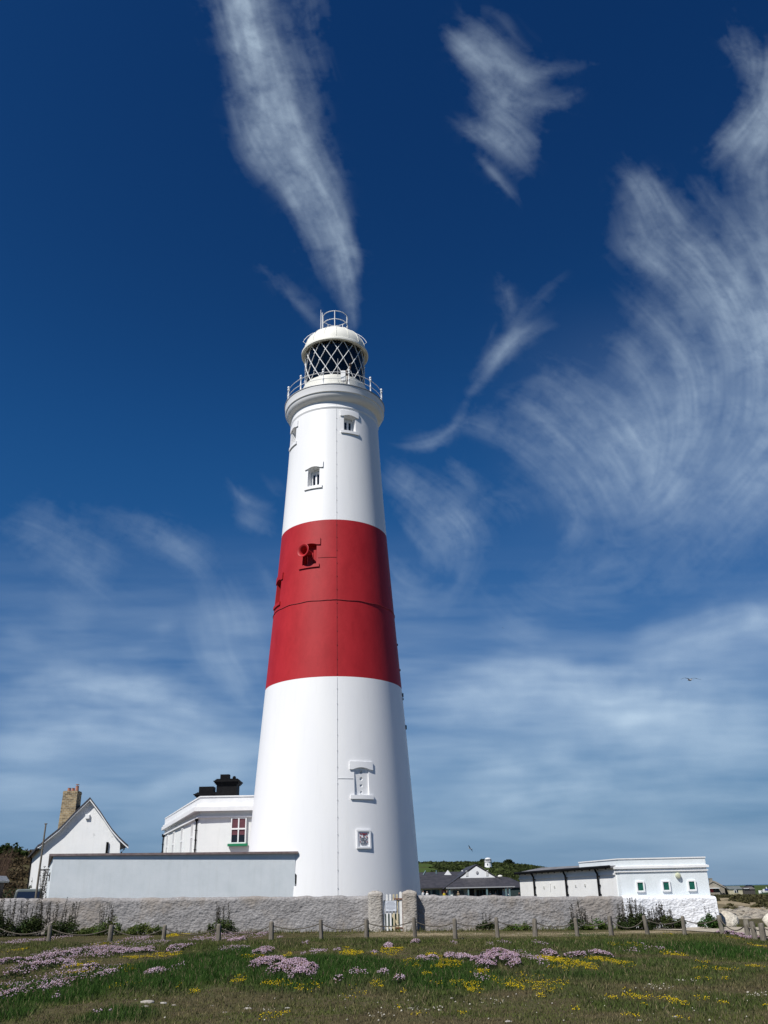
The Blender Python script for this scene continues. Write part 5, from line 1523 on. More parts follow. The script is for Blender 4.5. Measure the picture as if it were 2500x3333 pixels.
C_ = lambda L: [(1650 + .5124 * a, 1650 + .5124 * b, 2900 + .5124 * c, 2900 + .5124 * d, k) for a, b, c, d, k in L]
yel = A_([(80, 150, 375, 395, 1), (590, 740, 330, 360, .8), (770, 900, 420, 440, .6), (890, 1130, 400, 430, .7), (400, 560, 465, 500, .7), (440, 570, 505, 545, .5), (1470, 1570, 540, 600, 1.1), (1080, 1140, 600, 640, .5), (1190, 1260, 645, 668, .9),
    (1520, 1680, 425, 440, 1), (720, 860, 600, 640, .2), (690, 760, 480, 560, .25), (1060, 1180, 276, 294, 1), (800, 830, 515, 535, .4), (30, 60, 625, 645, .4)])
yel += B_([(100, 290, 590, 625, 1.0), (270, 370, 622, 655, 1), (90, 200, 800, 838, 1.2), (190, 265, 788, 815, 1.1), (600, 740, 385, 425, 1.1), (610, 650, 370, 382, .7), (860, 1000, 370, 402, .9), (1150, 1240, 405, 435, 1), (1230, 1380, 445, 505, 1.1),
    (1170, 1270, 490, 515, .8), (1430, 1550, 518, 556, 1.1), (790, 880, 590, 640, .8), (1290, 1400, 588, 625, .7), (1390, 1500, 600, 665, .9), (985, 1045, 645, 668, .9), (1110, 1180, 535, 560, .7), (990, 1110, 440, 500, .4), (1180, 1260, 590, 615, .5),
    (1550, 1659, 560, 620, .3), (630, 760, 620, 700, .2), (1040, 1200, 790, 810, .3), (1340, 1400, 760, 800, .3), (240, 290, 400, 430, .6), (380, 480, 600, 660, .3), (800, 830, 405, 415, .7), (960, 990, 740, 770, .3)])
yel += C_([(670, 770, 345, 366, 1), (780, 850, 345, 365, 1.1), (190, 330, 418, 460, 1.1), (300, 440, 430, 490, 1.1), (430, 570, 455, 515, 1.1), (540, 680, 430, 480, 1.1), (640, 820, 440, 500, .5), (270, 480, 490, 520, .6), (980, 1110, 395, 420, .7),
    (1230, 1310, 458, 472, .7), (1200, 1440, 500, 515, .6), (1560, 1640, 345, 368, 1.1), (1560, 1640, 480, 502, .8), (0, 110, 600, 640, 1.1), (170, 330, 620, 660, .9), (180, 240, 660, 690, .9), (745, 915, 665, 702, 1.25), (1010, 1140, 685, 745, 1),
    (1160, 1290, 690, 712, .6), (740, 850, 795, 815, .4), (1060, 1155, 815, 842, 1), (645, 690, 685, 710, .9), (860, 900, 735, 750, .6), (1200, 1300, 570, 580, .5), (1370, 1420, 570, 582, .6), (400, 480, 750, 770, .3), (1350, 1420, 720, 740, .4), (1040, 1080, 278, 290, .9), (1430, 1480, 300, 315, .5), (1600, 1659, 730, 750, .5), (0, 330, 540, 620, .25), (720, 780, 635, 660, .7)])
flower_field('yellow_flowers', 'small bright yellow trefoil flowers sprinkled in patches through the turf', yel, .0088, 400,
             lambda R, n: np.array([[.66, .50, .015]]) * R.uniform(.6, 1.25, (n, 1)), .045, 77)
pale = A_([(20, 420, 540, 700, .35), (60, 330, 600, 730, .22), (380, 460, 480, 520, .8), (0, 200, 640, 740, .3), (400, 900, 330, 440, .35), (200, 420, 430, 520, .45), (1400, 1560, 360, 400, .4), (0, 130, 320, 360, .5), (760, 900, 300, 340, .5), (1280, 1560, 270, 330, .35), (300, 700, 500, 590, .22), (180, 420, 570, 640, .3), (1090, 1140, 500, 540, .4), (600, 700, 540, 580, .5), (330, 380, 700, 725, .5), (600, 700, 795, 815, .5), (160, 320, 300, 340, .4)])
pale += B_([(60, 160, 260, 300, .5), (360, 400, 330, 355, .6), (410, 510, 380, 410, .6), (560, 605, 375, 392, .6), (340, 380, 405, 425, .6), (790, 840, 392, 415, .8), (690, 770, 535, 560, .4), (1300, 1340, 330, 350, .6), (1520, 1570, 340, 360, .5), (1610, 1659, 330, 350, .7), (1460, 1530, 565, 600, .5), (640, 740, 540, 560, .4), (210, 250, 290, 305, .6)])
pale += C_([(190, 240, 335, 360, .6), (0, 20, 330, 350, .7), (920, 1010, 360, 410, .35), (720, 780, 380, 405, .4), (820, 870, 380, 400, .3), (120, 220, 400, 490, .6)])
flower_field('thrift_scatter', 'loose single pale pink thrift heads scattered between the cushions', pale, .012, 300, lambda R, n: pinks(R, n, .7), .07, 78)

# pale pebbles and a few flat stones
def stone(name, label, x, y, rx, ry, rz_, seed, m=None, group=None, lift=.35, sub=3, cat='stone', rough=.25):
    bm = bmesh.new(); bmesh.ops.create_icosphere(bm, subdivisions=sub, radius=1.0)
    z = float(gh(x, y))
    for v in bm.verts:
        c = v.co
        a = 1 + rough * 2 * (float(fbm(c.x * 1.3 + 7 + seed, c.y * 1.3 + c.z * 1.1 + seed, 4, seed % 40)) - .5)
        # chipped planes
        for k in range(5):
            rs = random.Random(seed * 13 + k); n = Vector((rs.uniform(-1, 1), rs.uniform(-1, 1), rs.uniform(-.3, 1))).normalized()
            d = c.normalized().dot(n); lim = .80
            if d * a > lim: a = lim / d
        v.co = Vector((c.x * a * rx, c.y * a * ry, c.z * a * rz_))
    me = bpy.data.meshes.new(name); bm.to_mesh(me); bm.free()
    for p in me.polygons: p.use_smooth = True
    me.materials.append(m or M['boulder'])
    o = link_mesh(name, me, None, (x, y, z + rz_ * lift)); return tag(o, label, cat, group)
for i, (u, v, r, lab) in enumerate([(479, 3264, .17, 'flat pale stone lying in the turf at the bottom left, largest of several'), (532, 3266, .09, 'small pale stone just right of the largest flat stone at bottom left'),
        (564, 3273, .07, 'little pale pebble third in the short row at bottom left'), (470, 3277, .09, 'small brownish stone directly below the largest flat stone'), (690, 3274, .055, 'lone white pebble below the largest thrift cushion, left'),
        (732, 3297, .05, 'lone white pebble near the bottom, below the largest thrift cushion'), (805, 3284, .09, 'flat pale stone near the bottom left of centre'), (936, 3282, .06, 'small white pebble near bottom, right of the flat stone'),
        (1472, 3248, .055, 'isolated white pebble in the bare turf right of centre'), (1337, 3283, .07, 'white pebble starting the stony streak at bottom centre'), (2196, 3310, .06, 'white pebble low in the right part of the meadow'),
        (2080, 3322, .05, 'white pebble at the bottom edge right of centre'), (1655, 3326, .07, 'white pebble at the bottom edge in the middle right')]):
    x, y = G(u, v); r *= .8; stone('stone', lab, x, y, r, r * .6, r * .28, i + 3, m=M['pillar'], group='pale stones in the turf', sub=2, lift=.1)
def pebbles():
    R = np.random.RandomState(9); C = []
    for (u0, u1, v0, v1, n) in [(1280, 1445, 3277, 3296, 32), (2095, 2200, 3204, 3222, 34), (1200, 1260, 3290, 3315, 10), (400, 1650, 3240, 3333, 34), (1650, 2500, 3215, 3333, 40), (2430, 2500, 3230, 3245, 24), (1480, 1640, 3250, 3275, 18), (1195, 1700, 3036, 3060, 60), (2200, 2280, 3188, 3196, 20), (850, 900, 3285, 3300, 6)]:
        for _ in range(n):
            C.append(G(R.uniform(u0, u1), R.uniform(v0, v1)))
    C = np.array(C); C = np.concatenate([C, gh(C[:, 0], C[:, 1])[:, None] + .012], 1)
    cols = np.array([[.46, .43, .36]]) * R.uniform(.55, 1.15, (len(C), 1))
    V, F, T = heads(C, R.uniform(.006, .022, len(C)), cols, R)
    o = np_mesh('pebbles', V, F, attr_mat('pebble', trans=0), tint=T); tag(o, 'small pale pebbles strewn over the bare turf', 'pebbles', kind='stuff')
pebbles()
stone('boulder', 'pale craggy boulder leaning beside the corner of the white wall', 15.12, 43.85, .50, .42, .50, 31, cat='boulder', group='limestone boulders by the path')
stone('boulder', 'smooth pale boulder at the right edge behind the three close posts', 16.75, 42.0, .72, .6, .50, 44, cat='boulder', group='limestone boulders by the path', rough=.15)

# scrub and rock on the right
def scrubfield(name, label, spots, seed, leaf=.3, hue=(.05, .045, .018), per=160):
    R = np.random.RandomState(seed); C = []; T = []
    for (x, y, rx, ry, h, k) in spots:
        n = int(per * k); a = R.rand(n) * 6.283; q = np.sqrt(R.rand(n))
        X = x + rx * q * np.cos(a); Y = y + ry * q * np.sin(a)
        Z = gh(X, Y) + h * np.sqrt(np.clip(1 - q * q, .03, 1)) * (R.rand(n) ** .5) * (.6 + .8 * fbm(X / (rx * .4 + .1), Y / (ry * .4 + .1), 2, seed))
        C.append(np.stack([X, Y, Z], 1)); T.append(np.array(hue)[None] * R.uniform(.6, 1.4) * R.uniform(.6, 1.4, (n, 1)))
    C = np.concatenate(C); T = np.concatenate(T); V, F = leaf_quads(C, R.uniform(.6, 1.3, len(C)) * leaf, R)
    o = np_mesh(name, V, F, M['leaf'], tint=np.repeat(T, 4, 0)); tag(o, label, 'scrub', kind='stuff')
RS = np.random.RandomState(3)
sp = []
for _ in range(26):
    u = RS.uniform(2400, 2476); v = RS.uniform(2930, 2937); x, y = G(u, v); sp.append((x, y, 1.0, 1.6, .42, 1))
for _ in range(8):
    u = RS.uniform(2480, 2520); v = RS.uniform(2926, 2940); x, y = G(u, v); sp.append((x, y, 1.2, 2.0, .5, 1))
for _ in range(50):
    u = RS.uniform(2310, 2520); v = RS.uniform(2914, 2924); x, y = G(u, v); sp.append((x, y, 2.0, 3.0, .14, .6))
for _ in range(14):
    u = RS.uniform(2325, 2520); v = RS.uniform(2938, 2965); x, y = G(u, v); sp.append((x, y, .4, .6, .25, .4))
scrubfield('scrub', 'low dark brown and green scrub on the sandy ground before the huts', sp, 4, .24, (.075, .070, .030), 80)
def rocks():
    R = np.random.RandomState(12); VV = []; FF = []; b = 0
    for _ in range(420):
        u = R.uniform(2335, 2530); v = 2955 + 32 * R.beta(2.2, 1.6) + (0 if u > 2380 else 6); x, y = G(u, v); z = float(gh(x, y))
        s = R.uniform(.08, .42) * (1 if R.rand() > .2 else 1.6); k = 8
        pts = R.normal(size=(k, 3)); pts /= np.linalg.norm(pts, axis=1)[:, None]
        bm = bmesh.new()
        for p in pts: bm.verts.new((x + p[0] * s * 1.5, y + p[1] * s, z + p[2] * s * .5))
        r = bmesh.ops.convex_hull(bm, input=bm.verts)
        bm.verts.ensure_lookup_table(); bm.verts.index_update()
        VV += [tuple(q.co) for q in bm.verts]
        FF += [tuple(b + q.index for q in f.verts) for f in bm.faces if len(f.verts) == 3]; b = len(VV); bm.free()
    o = np_mesh('rocks', VV, FF, M['stone']); tag(o, 'broken brown limestone rocks strewn over the sandy ground at right', 'rocks', kind='stuff')
rocks()

# ================================================================== LEFT: POLE, VAN, SHED, HILLSIDE
PO = empty('flagpole', (-17.2, 46, 0), 'slim bare grey pole rising beside the left corner of the white outbuilding', 'pole')
mb = MB(); z0 = float(gh(-17.2, 46)); mb.tube([(-17.2, 46, z0 - .3), (-17.18, 46, 2.8), (-17.15, 46, 5.02)], [.06, .05, .035], 10); mb.box((-17.15, 46, 5.04), (.12, .08, .05)); mb.build('pole', M['timber'], PO)
mb = MB(); mb.box((-16.98, 46.2, 2.92), (.46, .05, .06)); mb.tube([(-17.0, 46.2, 2.9), (-16.74, 46.25, 2.62)], .025, 6); mb.box((-16.74, 46.25, 2.6), (.04, .05, .4)); mb.build('bracket', M['darkwood'], PO)
sv = shrub('scraggy bare twigged shrub behind the slim pole', 124, 160, 2842, 2885, 47.3, 10, .5, .7, 260, 61, leaf=.06, hue=(.05, .04, .03))
def vehicle_van():
    V_ = empty('parked_van', (-22.95, 60.0, .2), 'dark grey parked van seen end on beside the gabled house', 'van')
    rz = math.atan2(.374, 1.0); g = .16
    c, s = math.cos(rz), math.sin(rz)
    def T(x, y, z): return (-22.9 + x * c - y * s, 60.0 + x * s + y * c, g + z)
    def loft(mb, secs, cap=True):
        k = len(secs[0]); vs = [T(*p) for q in secs for p in q]; n = len(secs)
        mb.add(vs, [(i * k + j, i * k + (j + 1) % k, (i + 1) * k + (j + 1) % k, (i + 1) * k + j) for i in range(n - 1) for j in range(k)] + [tuple(range(k - 1, -1, -1)), tuple((n - 1) * k + j for j in range(k))])
    def sec(y, w, wt, zb, zt): return [(-w, y, zb), (w, y, zb), (w, y, 1.1), (wt, y, zt - .1), (wt - .12, y, zt), (-wt + .12, y, zt), (-wt, y, zt - .1), (-w, y, 1.1)]
    mb = MB(); loft(mb, [sec(0, .86, .74, .35, 1.98), sec(.1, .90, .78, .3, 2.06), (sec(3.0, .92, .80, .3, 2.08)), sec(3.6, .92, .74, .3, 1.9), sec(4.1, .90, .86, .3, 1.2), sec(4.7, .84, .80, .35, 1.05)])
    mb.build('body', varied('van_paint', (.10, .12, .12), (.14, .16, .16), 2, .35), V_)
    mb = MB(); mb.prism([T(-.76, -.03, 1.15), T(.76, -.03, 1.15), T(.66, -.01, 1.9), T(-.66, -.01, 1.9)], np.array(T(0, .05, 0)) - np.array(T(0, 0, 0))); mb.build('rear_window', mat('blue_glass', (.012, .02, .045), .1), V_)
    for sx in (-1, 1):
        mb = MB(); mb.prism([T(sx * .90, .5, 1.15), T(sx * .90, 3.3, 1.15), T(sx * .82, 3.2, 1.8), T(sx * .82, .5, 1.8)], np.array(T(sx * .015, 0, 0)) - np.array(T(0, 0, 0))); mb.build('side_window', M['glass_dark'], V_)
        mb = MB(); a = T(sx * .78, -.02, .95); mb.box(a, (.12, .04, .3), rz); mb.build('tail_light', M['redsign'], V_)
        for y in (.9, 3.9):
            mb = MB(); a, b = T(sx * .72, y, .33), T(sx * .93, y, .33); mb.tube([a, b], .33, 20); w_ = mb.build('wheel', M['black'], V_)
            mb = MB(); mb.tube([T(sx * .93, y, .33), T(sx * .94, y, .33)], .2, 14); mb.build('rim', M['grey_metal'], w_)
    mb = MB(); mb.box(T(0, -.05, .5), (1.7, .12, .18), rz, bev=.03); mb.build('bumper', M['black'], V_)
vehicle_van()
SH = empty('garden_shed', (-25.9, 58.5, .2), 'grey roofed weathered wooden shed cut by the left edge', 'shed')
mb = MB(); mb.box((-26.0, 59.3, 1.35), (2.5, 2.4, 2.7)); mb.build('wall', M['darkwood'], SH)
mb = MB(); mb.prism([(-27.5, 57.9, 2.62), (-24.55, 57.9, 2.62), (-24.5, 57.9, 2.72), (-24.75, 57.9, 3.02), (-27.5, 57.9, 3.15)], (0, 2.8, 0)); mb.build('roof', M['grey_metal'], SH)
mb = MB(); mb.box((-24.85, 58.07, 1.3), (.08, .05, 2.5)); mb.build('corner_post', M['timber'], SH)
# bushes left
def bush(label, x, y, rx, ry, h, n, seed, hue, leaf=.12, group='bushes on the left hillside', twigs=0, cat='bush'):
    R = np.random.RandomState(seed); zb = float(gh(x, y)); root = empty('bush', (x, y, zb), label, cat, group)
    nc = 26; C = []; T = []
    for i in range(nc):
        a = R.rand() * 6.283; q = math.sqrt(R.rand()); k = n // nc
        c = np.array([x + rx * q * math.cos(a), y + ry * q * math.sin(a), 0]); hh = h * math.sqrt(max(.1, 1 - q * q)) * R.uniform(.6, 1.05); c[2] = float(gh(c[0], c[1])) + hh * .55
        p = R.normal(size=(k, 3)); p /= np.linalg.norm(p, axis=1)[:, None]; p *= R.rand(k, 1) ** .4
        C.append(c + p * np.array([rx * .38, ry * .38, hh * .48])); T.append(np.array(hue)[None] * R.uniform(.55, 1.4) * R.uniform(.6, 1.4, (k, 1)))
    C = np.concatenate(C); T = np.concatenate(T); V, F = leaf_quads(C, R.uniform(.6, 1.3, len(C)) * leaf, R)
    np_mesh('foliage', V, F, M['leaf'], parent=root, tint=np.repeat(T, 4, 0))
    mb = MB()
    for i in range(8 + twigs):
        a = R.rand() * 6.283; t = R.uniform(.3, .9) if i < 8 else R.uniform(.8, 1.2); hh = h * (.8 if i < 8 else R.uniform(1.0, 1.5))
        mb.tube([(x, y, zb - .2), (x + rx * .4 * t * math.cos(a), y + ry * .4 * t * math.sin(a), zb + hh * .5), (x + rx * .8 * t * math.cos(a) + (.25 * hh if i >= 8 else 0), y + ry * .8 * t * math.sin(a), zb + hh)], [.06, .035, .012], 5, caps=False)
    mb.build('stems', M['darkwood'], root)
bush('dense dark green bush beside the wooden shed behind the wall', -26.4, 66, 1.8, 1.3, 2.4, 3000, 71, (.022, .034, .014))
bush('pale grey green bush between shed and van behind the wall', -24.9, 61.5, .8, .7, 1.3, 1600, 72, (.09, .10, .06), .08)
bush('dark green bush touching the left edge of the gabled house', -31.0, 84, 1.6, 1.2, 4.0, 1600, 73, (.03, .045, .016), .16)
xh, yh = -69.0, 166.0
bush('round dark green bush standing on the upper hillside', -65.5, 160, 2.6, 2.4, 2.6, 1500, 74, (.028, .045, .012), .4)
sp = []
RS = np.random.RandomState(8)
for _ in range(330):
    y = RS.uniform(96, 176); x = -y * RS.uniform(.36, .50) - 2; sp.append((x, y, RS.uniform(.8, 2.2), RS.uniform(.8, 2), RS.uniform(.3, 1.0), RS.uniform(.5, 1.2)))
scrubfield('scrub', 'brown and olive brambles covering the left hillside', sp, 21, .30, (.085, .062, .034), 90)
mb = MB()
for _ in range(40):
    u = RS.uniform(-10, 45); y = RS.uniform(88, 110); x = P(u, 2850, y)[0]; z = float(gh(x, y)); h = P(u, RS.uniform(2752, 2800), y)[2] - z
    mb.tube([(x - h * .25, y, z), (x - h * .1, y, z + h * .6), (x, y, z + h)], [.05, .03, .012], 4, caps=False)
BS = empty('bare_shrub', (-42, 95, 1), 'leafless brown twiggy thicket at the left edge reaching above the hilltop', 'bush')
mb.build('twigs', varied('brown_twig', (.07, .04, .025), (.13, .08, .05), 5, .9), BS)
# hilltop buildings
HB = empty('hilltop_building', (-74, 190, 9), 'low grey green building with a dark shallow roof on the left hilltop', 'building')
gz_ = 8.6; xl, xr = P(63, 2780, 190)[0], P(122, 2780, 190)[0]; za = P(87, 2774, 190)[2]; ze = P(87, 2781, 190)[2]
mb = MB(); mb.box(((xl + xr) / 2 + .3, 194, (gz_ + ze) / 2 + .0), (xr - xl - .6, 8, ze - gz_ + .4)); mb.build('wall', varied('grey_green_wall', (.16, .20, .19), (.24, .28, .26), .6, .7), HB)
mb = MB(); mb.prism([(xl, 189.5, ze), (xr + .6, 189.5, ze - .1), ((xl + xr) / 2 + .6, 189.5, za)], (0, 9, 0)); mb.build('roof', M['slate'], HB)
for t in (.25, .55, .8):
    mb = MB(); mb.box((xl + (xr - xl) * t, 189.95, ze - .75), (.55, .12, .6)); mb.build('window', M['glass_dark'], HB)
KT = empty('hilltop_kiosk', (-80, 198, 9), 'tiny hilltop kiosk with a bright white pyramid roof', 'kiosk')
xa, xb = P(48.5, 2776, 198)[0], P(61, 2776, 198)[0]; zt = P(55, 2767, 198)[2]; zm = P(55, 2773, 198)[2]
mb = MB(); mb.box(((xa + xb) / 2, 198.5, (zm + 8.5) / 2), (xb - xa - .12, .9, zm - 8.5)); mb.build('wall', varied('kiosk_wall', (.28, .3, .33), (.4, .42, .45), 3, .7), KT)
mb = MB(); xm = (xa + xb) / 2; mb.add([(xa, 198, zm), (xb, 198, zm), (xb, 199.1, zm), (xa, 199.1, zm), (xm, 198.5, zt)], [(3, 2, 1, 0), (0, 1, 4), (1, 2, 4), (2, 3, 4), (3, 0, 4)]); mb.build('roof', M['white'], KT)

# ================================================================== CAFE AND OLD LIGHTHOUSE BEYOND THE GREY WALL
CF = empty('cafe', (15.2, 168, 0), 'long slate roofed cafe with a white gable and a shaded veranda', 'cafe')
ap, gL, gR = P(1550, 2815.5, 169), P(1495.7, 2859, 169), P(1612.5, 2855.6, 169)
zb_ = (gL[2] + gR[2]) / 2; eL, eR = 9.35, 21.3; ze = 2.12
mb = MB()
sl_ = (ap[2] - 1.95) / (eR + .2 - ap[0])
mb.prism([(eL - .1, 169.05, 1.98), (ap[0], 169.05, ap[2] - .12), (eR + .1, 169.05, 1.85), (eR + .1, 169.05, 1.7), (eL - .1, 169.05, 1.8)], (0, 24, 0))
mb.prism([(ap[0], 168.8, ap[2]), (eR + .25, 168.8, 1.80), (eR + .25, 168.8, 1.95), (ap[0], 168.8, ap[2] + .15)], (0, 25, 0))
mb.prism([(ap[0], 168.8, ap[2]), (ap[0], 168.8, ap[2] + .15), (eL - .3, 168.8, 1.98), (eL - .3, 168.8, 1.85)], (0, 25, 0))
mb.add([(gL[0] - .1, 168.95, zb_), (gR[0] + .1, 168.95, zb_), (eR + .1, 165.2, ze), (eL, 165.2, ze), (gL[0] - .1, 168.95, zb_ - .3), (gR[0] + .1, 168.95, zb_ - .3), (eR + .1, 165.2, ze - .14), (eL, 165.2, ze - .14)],
       [(3, 2, 1, 0), (4, 5, 6, 7), (3, 7, 6, 2), (0, 4, 7, 3), (2, 6, 5, 1)])
mb.build('roof', M['slate'], CF)
mb = MB(); mb.prism([(gL[0], 168.9, zb_), (gR[0], 168.9, zb_), (ap[0], 168.9, ap[2] - .18)], (0, .12, 0)); gb = mb.build('gable', M['white'], CF)
mb = MB(); mb.ball((ap[0] + .1, 168.86, zb_ + .85), .26, 10, (1, .3, 1.2)); mb.build('emblem', varied('grey_emblem', (.2, .2, .22), (.4, .4, .42), 20, .7), gb)
for dx in (-1.75, 1.85):
    mb = MB(); mb.box((ap[0] + dx, 168.87, zb_ + .75), (.42, .06, .95)); mb.build('vent', varied('pale_louvre', (.48, .48, .46), (.6, .6, .58), 9, .7), gb)
mb = MB(); mb.box((15.2, 169.7, 1.0), (11.0, .2, 2.1)); mb.box((2.4, 172.9, .95), (14.4, .2, 2.2)); mb.build('wall', M['annexw'], CF)
mb = MB(); mb.box(((eL + eR) / 2, 165.12, ze - .1), (eR - eL, .06, .16)); mb.box((1.7, 171.55, 2.12), (15, .06, .14))
mb.build('fascia', M['grey_metal'], CF)
teal = varied('grey_teal_paint', (.10, .17, .18), (.15, .23, .24), 6, .6)
def cx_(X, Y): return P(1340 + .229 * X, 2900, Y)[0]
for X in (540, 805, 1070, 1340, 1392):
    mb = MB(); mb.box((cx_(X, 165.4), 165.4, 1.0), (.24, .24, 2.1)); mb.build('veranda_post', teal, CF)
for X0, X1, z1, m in ((585, 735, 1.55, M['glass_dark']), (812, 888, 2.0, M['dark']), (920, 1050, 1.6, M['dark']), (1095, 1285, 1.65, M['dark'])):
    a, b = cx_(X0, 169.55), cx_(X1, 169.55); mb = MB(); z0 = 0.1 if X0 == 812 else .3
    mb.box(((a + b) / 2, 169.57, (z0 + z1) / 2), (b - a, .08, z1 - z0)); w_ = mb.build('window' if X0 != 812 else 'doorway', m, CF)
    if X0 != 812:
        mb = MB()
        for q in (a, b) + (((a * 2 + b) / 3, (a + 2 * b) / 3) if X0 > 900 else ()): mb.box((q, 169.5, (z0 + z1) / 2), (.09, .06, z1 - z0 + .1))
        mb.box(((a + b) / 2, 169.5, z1 + .04), (b - a, .06, .09)); mb.build('frame', teal, w_)
# left wing roof, higher roof behind, right roof
lwz, lwe = P(1390, 2851, 177)[2], P(1390, 2891, 171.5)[2]
mb = MB(); mb.add([(-6, 171.4, lwe), (11.2, 171.4, lwe + .1), (13.5, 177, lwz), (-6, 177, lwz), (-6, 182, lwe), (14, 182, lwe), (-6, 171.4, lwe - .15), (11.2, 171.4, lwe - .05), (-6, 182, lwe - .15), (14, 182, lwe - .15)],
      [(0, 1, 2, 3), (3, 2, 5, 4), (6, 7, 1, 0), (8, 9, 7, 6), (0, 3, 4, 8, 6), (1, 7, 9, 5, 2)])
hz = P(1450, 2838, 190)[2]; hl = P(1450, 2853, 186)[2]
mb.add([(-6, 184, hl - .8), (17, 184, hl - .8), (16, 190, hz), (-6, 190, hz), (-6, 196, hl - 1.5), (17, 196, hl - 1.5)], [(0, 1, 2, 3), (3, 2, 5, 4), (0, 3, 4), (1, 5, 2), (0, 4, 5, 1)])
r0 = P(1636, 2846, 186); r1 = P(1693, 2885, 181)
mb.add([(r0[0] - 4, 181, 1.9), (26.5, 181, 1.9), (23.0, 186, r0[2] - .6), (r0[0] - 3, 186, r0[2]), (r0[0] - 4, 192, 1.9), (26.5, 192, 1.9)], [(0, 1, 2, 3), (3, 2, 5, 4), (0, 3, 4), (1, 5, 2), (0, 4, 5, 1)])
mb.build('rear_roof', M['slate'], CF)
mb = MB(); mb.box((23.2, 181.4, .9), (5.5, .2, 2.0)); mb.build('rear_wall', varied('dark_green_boards', (.015, .03, .03), (.03, .05, .05), 3, .7), CF)
mb = MB(); a, b = P(1446, 2848, 183.5), P(1470, 2848, 183.5); t = P(1457.5, 2832, 183.5); mb.prism([tuple(a), tuple(b), tuple(t)], (0, .3, 0)); mb.build('dormer_gable', M['white'], CF)
for (ua, va, ub, vb, m) in ((1378, 2848, 1386, 2834, teal), (1420, 2844, 1420.5, 2833, teal), (1503, 2833, 1510, 2842, M['white'])):
    a, b = P(ua, va, 184), P(ub, vb, 184); mb = MB(); mb.tube([tuple(a), tuple(b)], .13, 5); mb.build('roof_prop', m, CF)
mb = MB(); a = P(1628, 2852, 168.6); mb.ball(tuple(a), .42, 10, (1, .25, .5)); mb.build('skylight', M['cream'], CF)
for X0, X1, m in ((165, 265, M['glass_dark']), (290, 335, M['glass_dark']), (340, 386, teal)):
    a, b = cx_(X0, 172.7), cx_(X1, 172.7); mb = MB(); mb.box(((a + b) / 2, 172.77, .9), (b - a, .08, 1.75)); w_ = mb.build('window', m, CF)
    mb = MB()
    for q in (a, b): mb.box((q, 172.7, .9), (.14, .06, 1.8))
    mb.build('frame', teal, w_)
SN = empty('cafe_sign', (11.0, 172.5, 1), 'red board with white lettering on the cafe wall left of the veranda', 'sign')
a, b = cx_(425, 172.4), cx_(502, 172.4); mb = MB(); mb.box(((a + b) / 2, 172.6, 1.40), (b - a, .06, .62)); mb.build('board', M['redsign'], SN)
mb = MB()
for k, (z, l) in enumerate(((1.52, .8), (1.30, .6))):
    n = 8
    for q in range(n): mb.box(((a + b) / 2 + (q - (n - 1) / 2) * l * (b - a) / n, 172.55, z), (l * (b - a) / n * .55, .03, .11 + .03 * (q % 2)))
mb.build('lettering', M['white'], SN)

OL = empty('old_lighthouse', (43.0, 420, 0), 'small squat white lighthouse with railed top rising behind the cafe roof', 'lighthouse')
cxl = P(1591, 2820, 420)[0]; c_ = (cxl, 421.8); zg, zt_ = P(1590, 2805, 420)[2], P(1590, 2791, 420)[2]
mb = MB(); mb.lathe([(2.1, 5), (1.75, 10.5), (1.48, zg - .4), (1.5, zg - .3), (1.66, zg - .1), (1.66, zg + .1), (1.2, zg + .12)], c_, 32); mb.build('tower', M['twhite'], OL)
mb = MB(); mb.lathe([(1.15, zg), (1.15, zt_ - .6)], c_, 24); mb.build('lantern', M['glass_dark'], OL)
mb = MB(); mb.lathe([(1.3, zt_ - .6), (1.28, zt_ - .45), (.9, zt_ - .15), (0, zt_)], c_, 24); mb.build('dome', M['white'], OL)
mb = MB()
for k in range(12):
    a = k * math.pi / 6; mb.tube([(c_[0] + 1.18 * math.cos(a), c_[1] + 1.18 * math.sin(a), zg), (c_[0] + 1.18 * math.cos(a), c_[1] + 1.18 * math.sin(a), zt_ - .5)], .09, 4)
mb.build('glazing_bars', M['white'], OL)
mb = MB()
for k in range(14):
    a = k * math.pi / 7; mb.tube([(c_[0] + 1.62 * math.cos(a), c_[1] + 1.62 * math.sin(a), zg + .1), (c_[0] + 1.62 * math.cos(a), c_[1] + 1.62 * math.sin(a), zg + .9)], .05, 4)
mb.tube([(c_[0] + 1.62 * math.cos(a), c_[1] + 1.62 * math.sin(a), zg + .9) for a in np.linspace(0, 6.2, 25)], .05, 4, closed=True)
mb.build('gallery_railing', M['grey_metal'], OL)
mb = MB(); mb.box((cxl - .55, 420.2, 12.0), (.3, .3, .7)); mb.build('window', M['glass_dark'], OL)

# far hillside scrub and one round tree
sp = []; RS = np.random.RandomState(14)
for _ in range(420):
    u = RS.uniform(1622, 1780); t = RS.rand(); y = RS.uniform(330, 520); x = P(u, 2850, y)[0]; sp.append((x, y, RS.uniform(1.5, 5), RS.uniform(2, 5), RS.uniform(.35, 1.0) * (.7 if y > 450 else 1), .9))
for _ in range(140):
    u = RS.uniform(1360, 1600); y = RS.uniform(470, 540); x = P(u, 2850, y)[0]; sp.append((x, y, RS.uniform(1.5, 5), RS.uniform(2, 5), RS.uniform(.2, .8), .7))
for _ in range(160):
    u = RS.uniform(1420, 1640); y = RS.uniform(380, 470); x = P(u, 2850, y)[0]; sp.append((x, y, RS.uniform(1.5, 4), RS.uniform(2, 5), RS.uniform(.2, .5), .6)) if not 1575 < u < 1610 else None
scrubfield('scrub', 'dark hedges and scrub along the far green hillside behind the cafe', sp, 33, 1.1, (.052, .068, .020), 44)
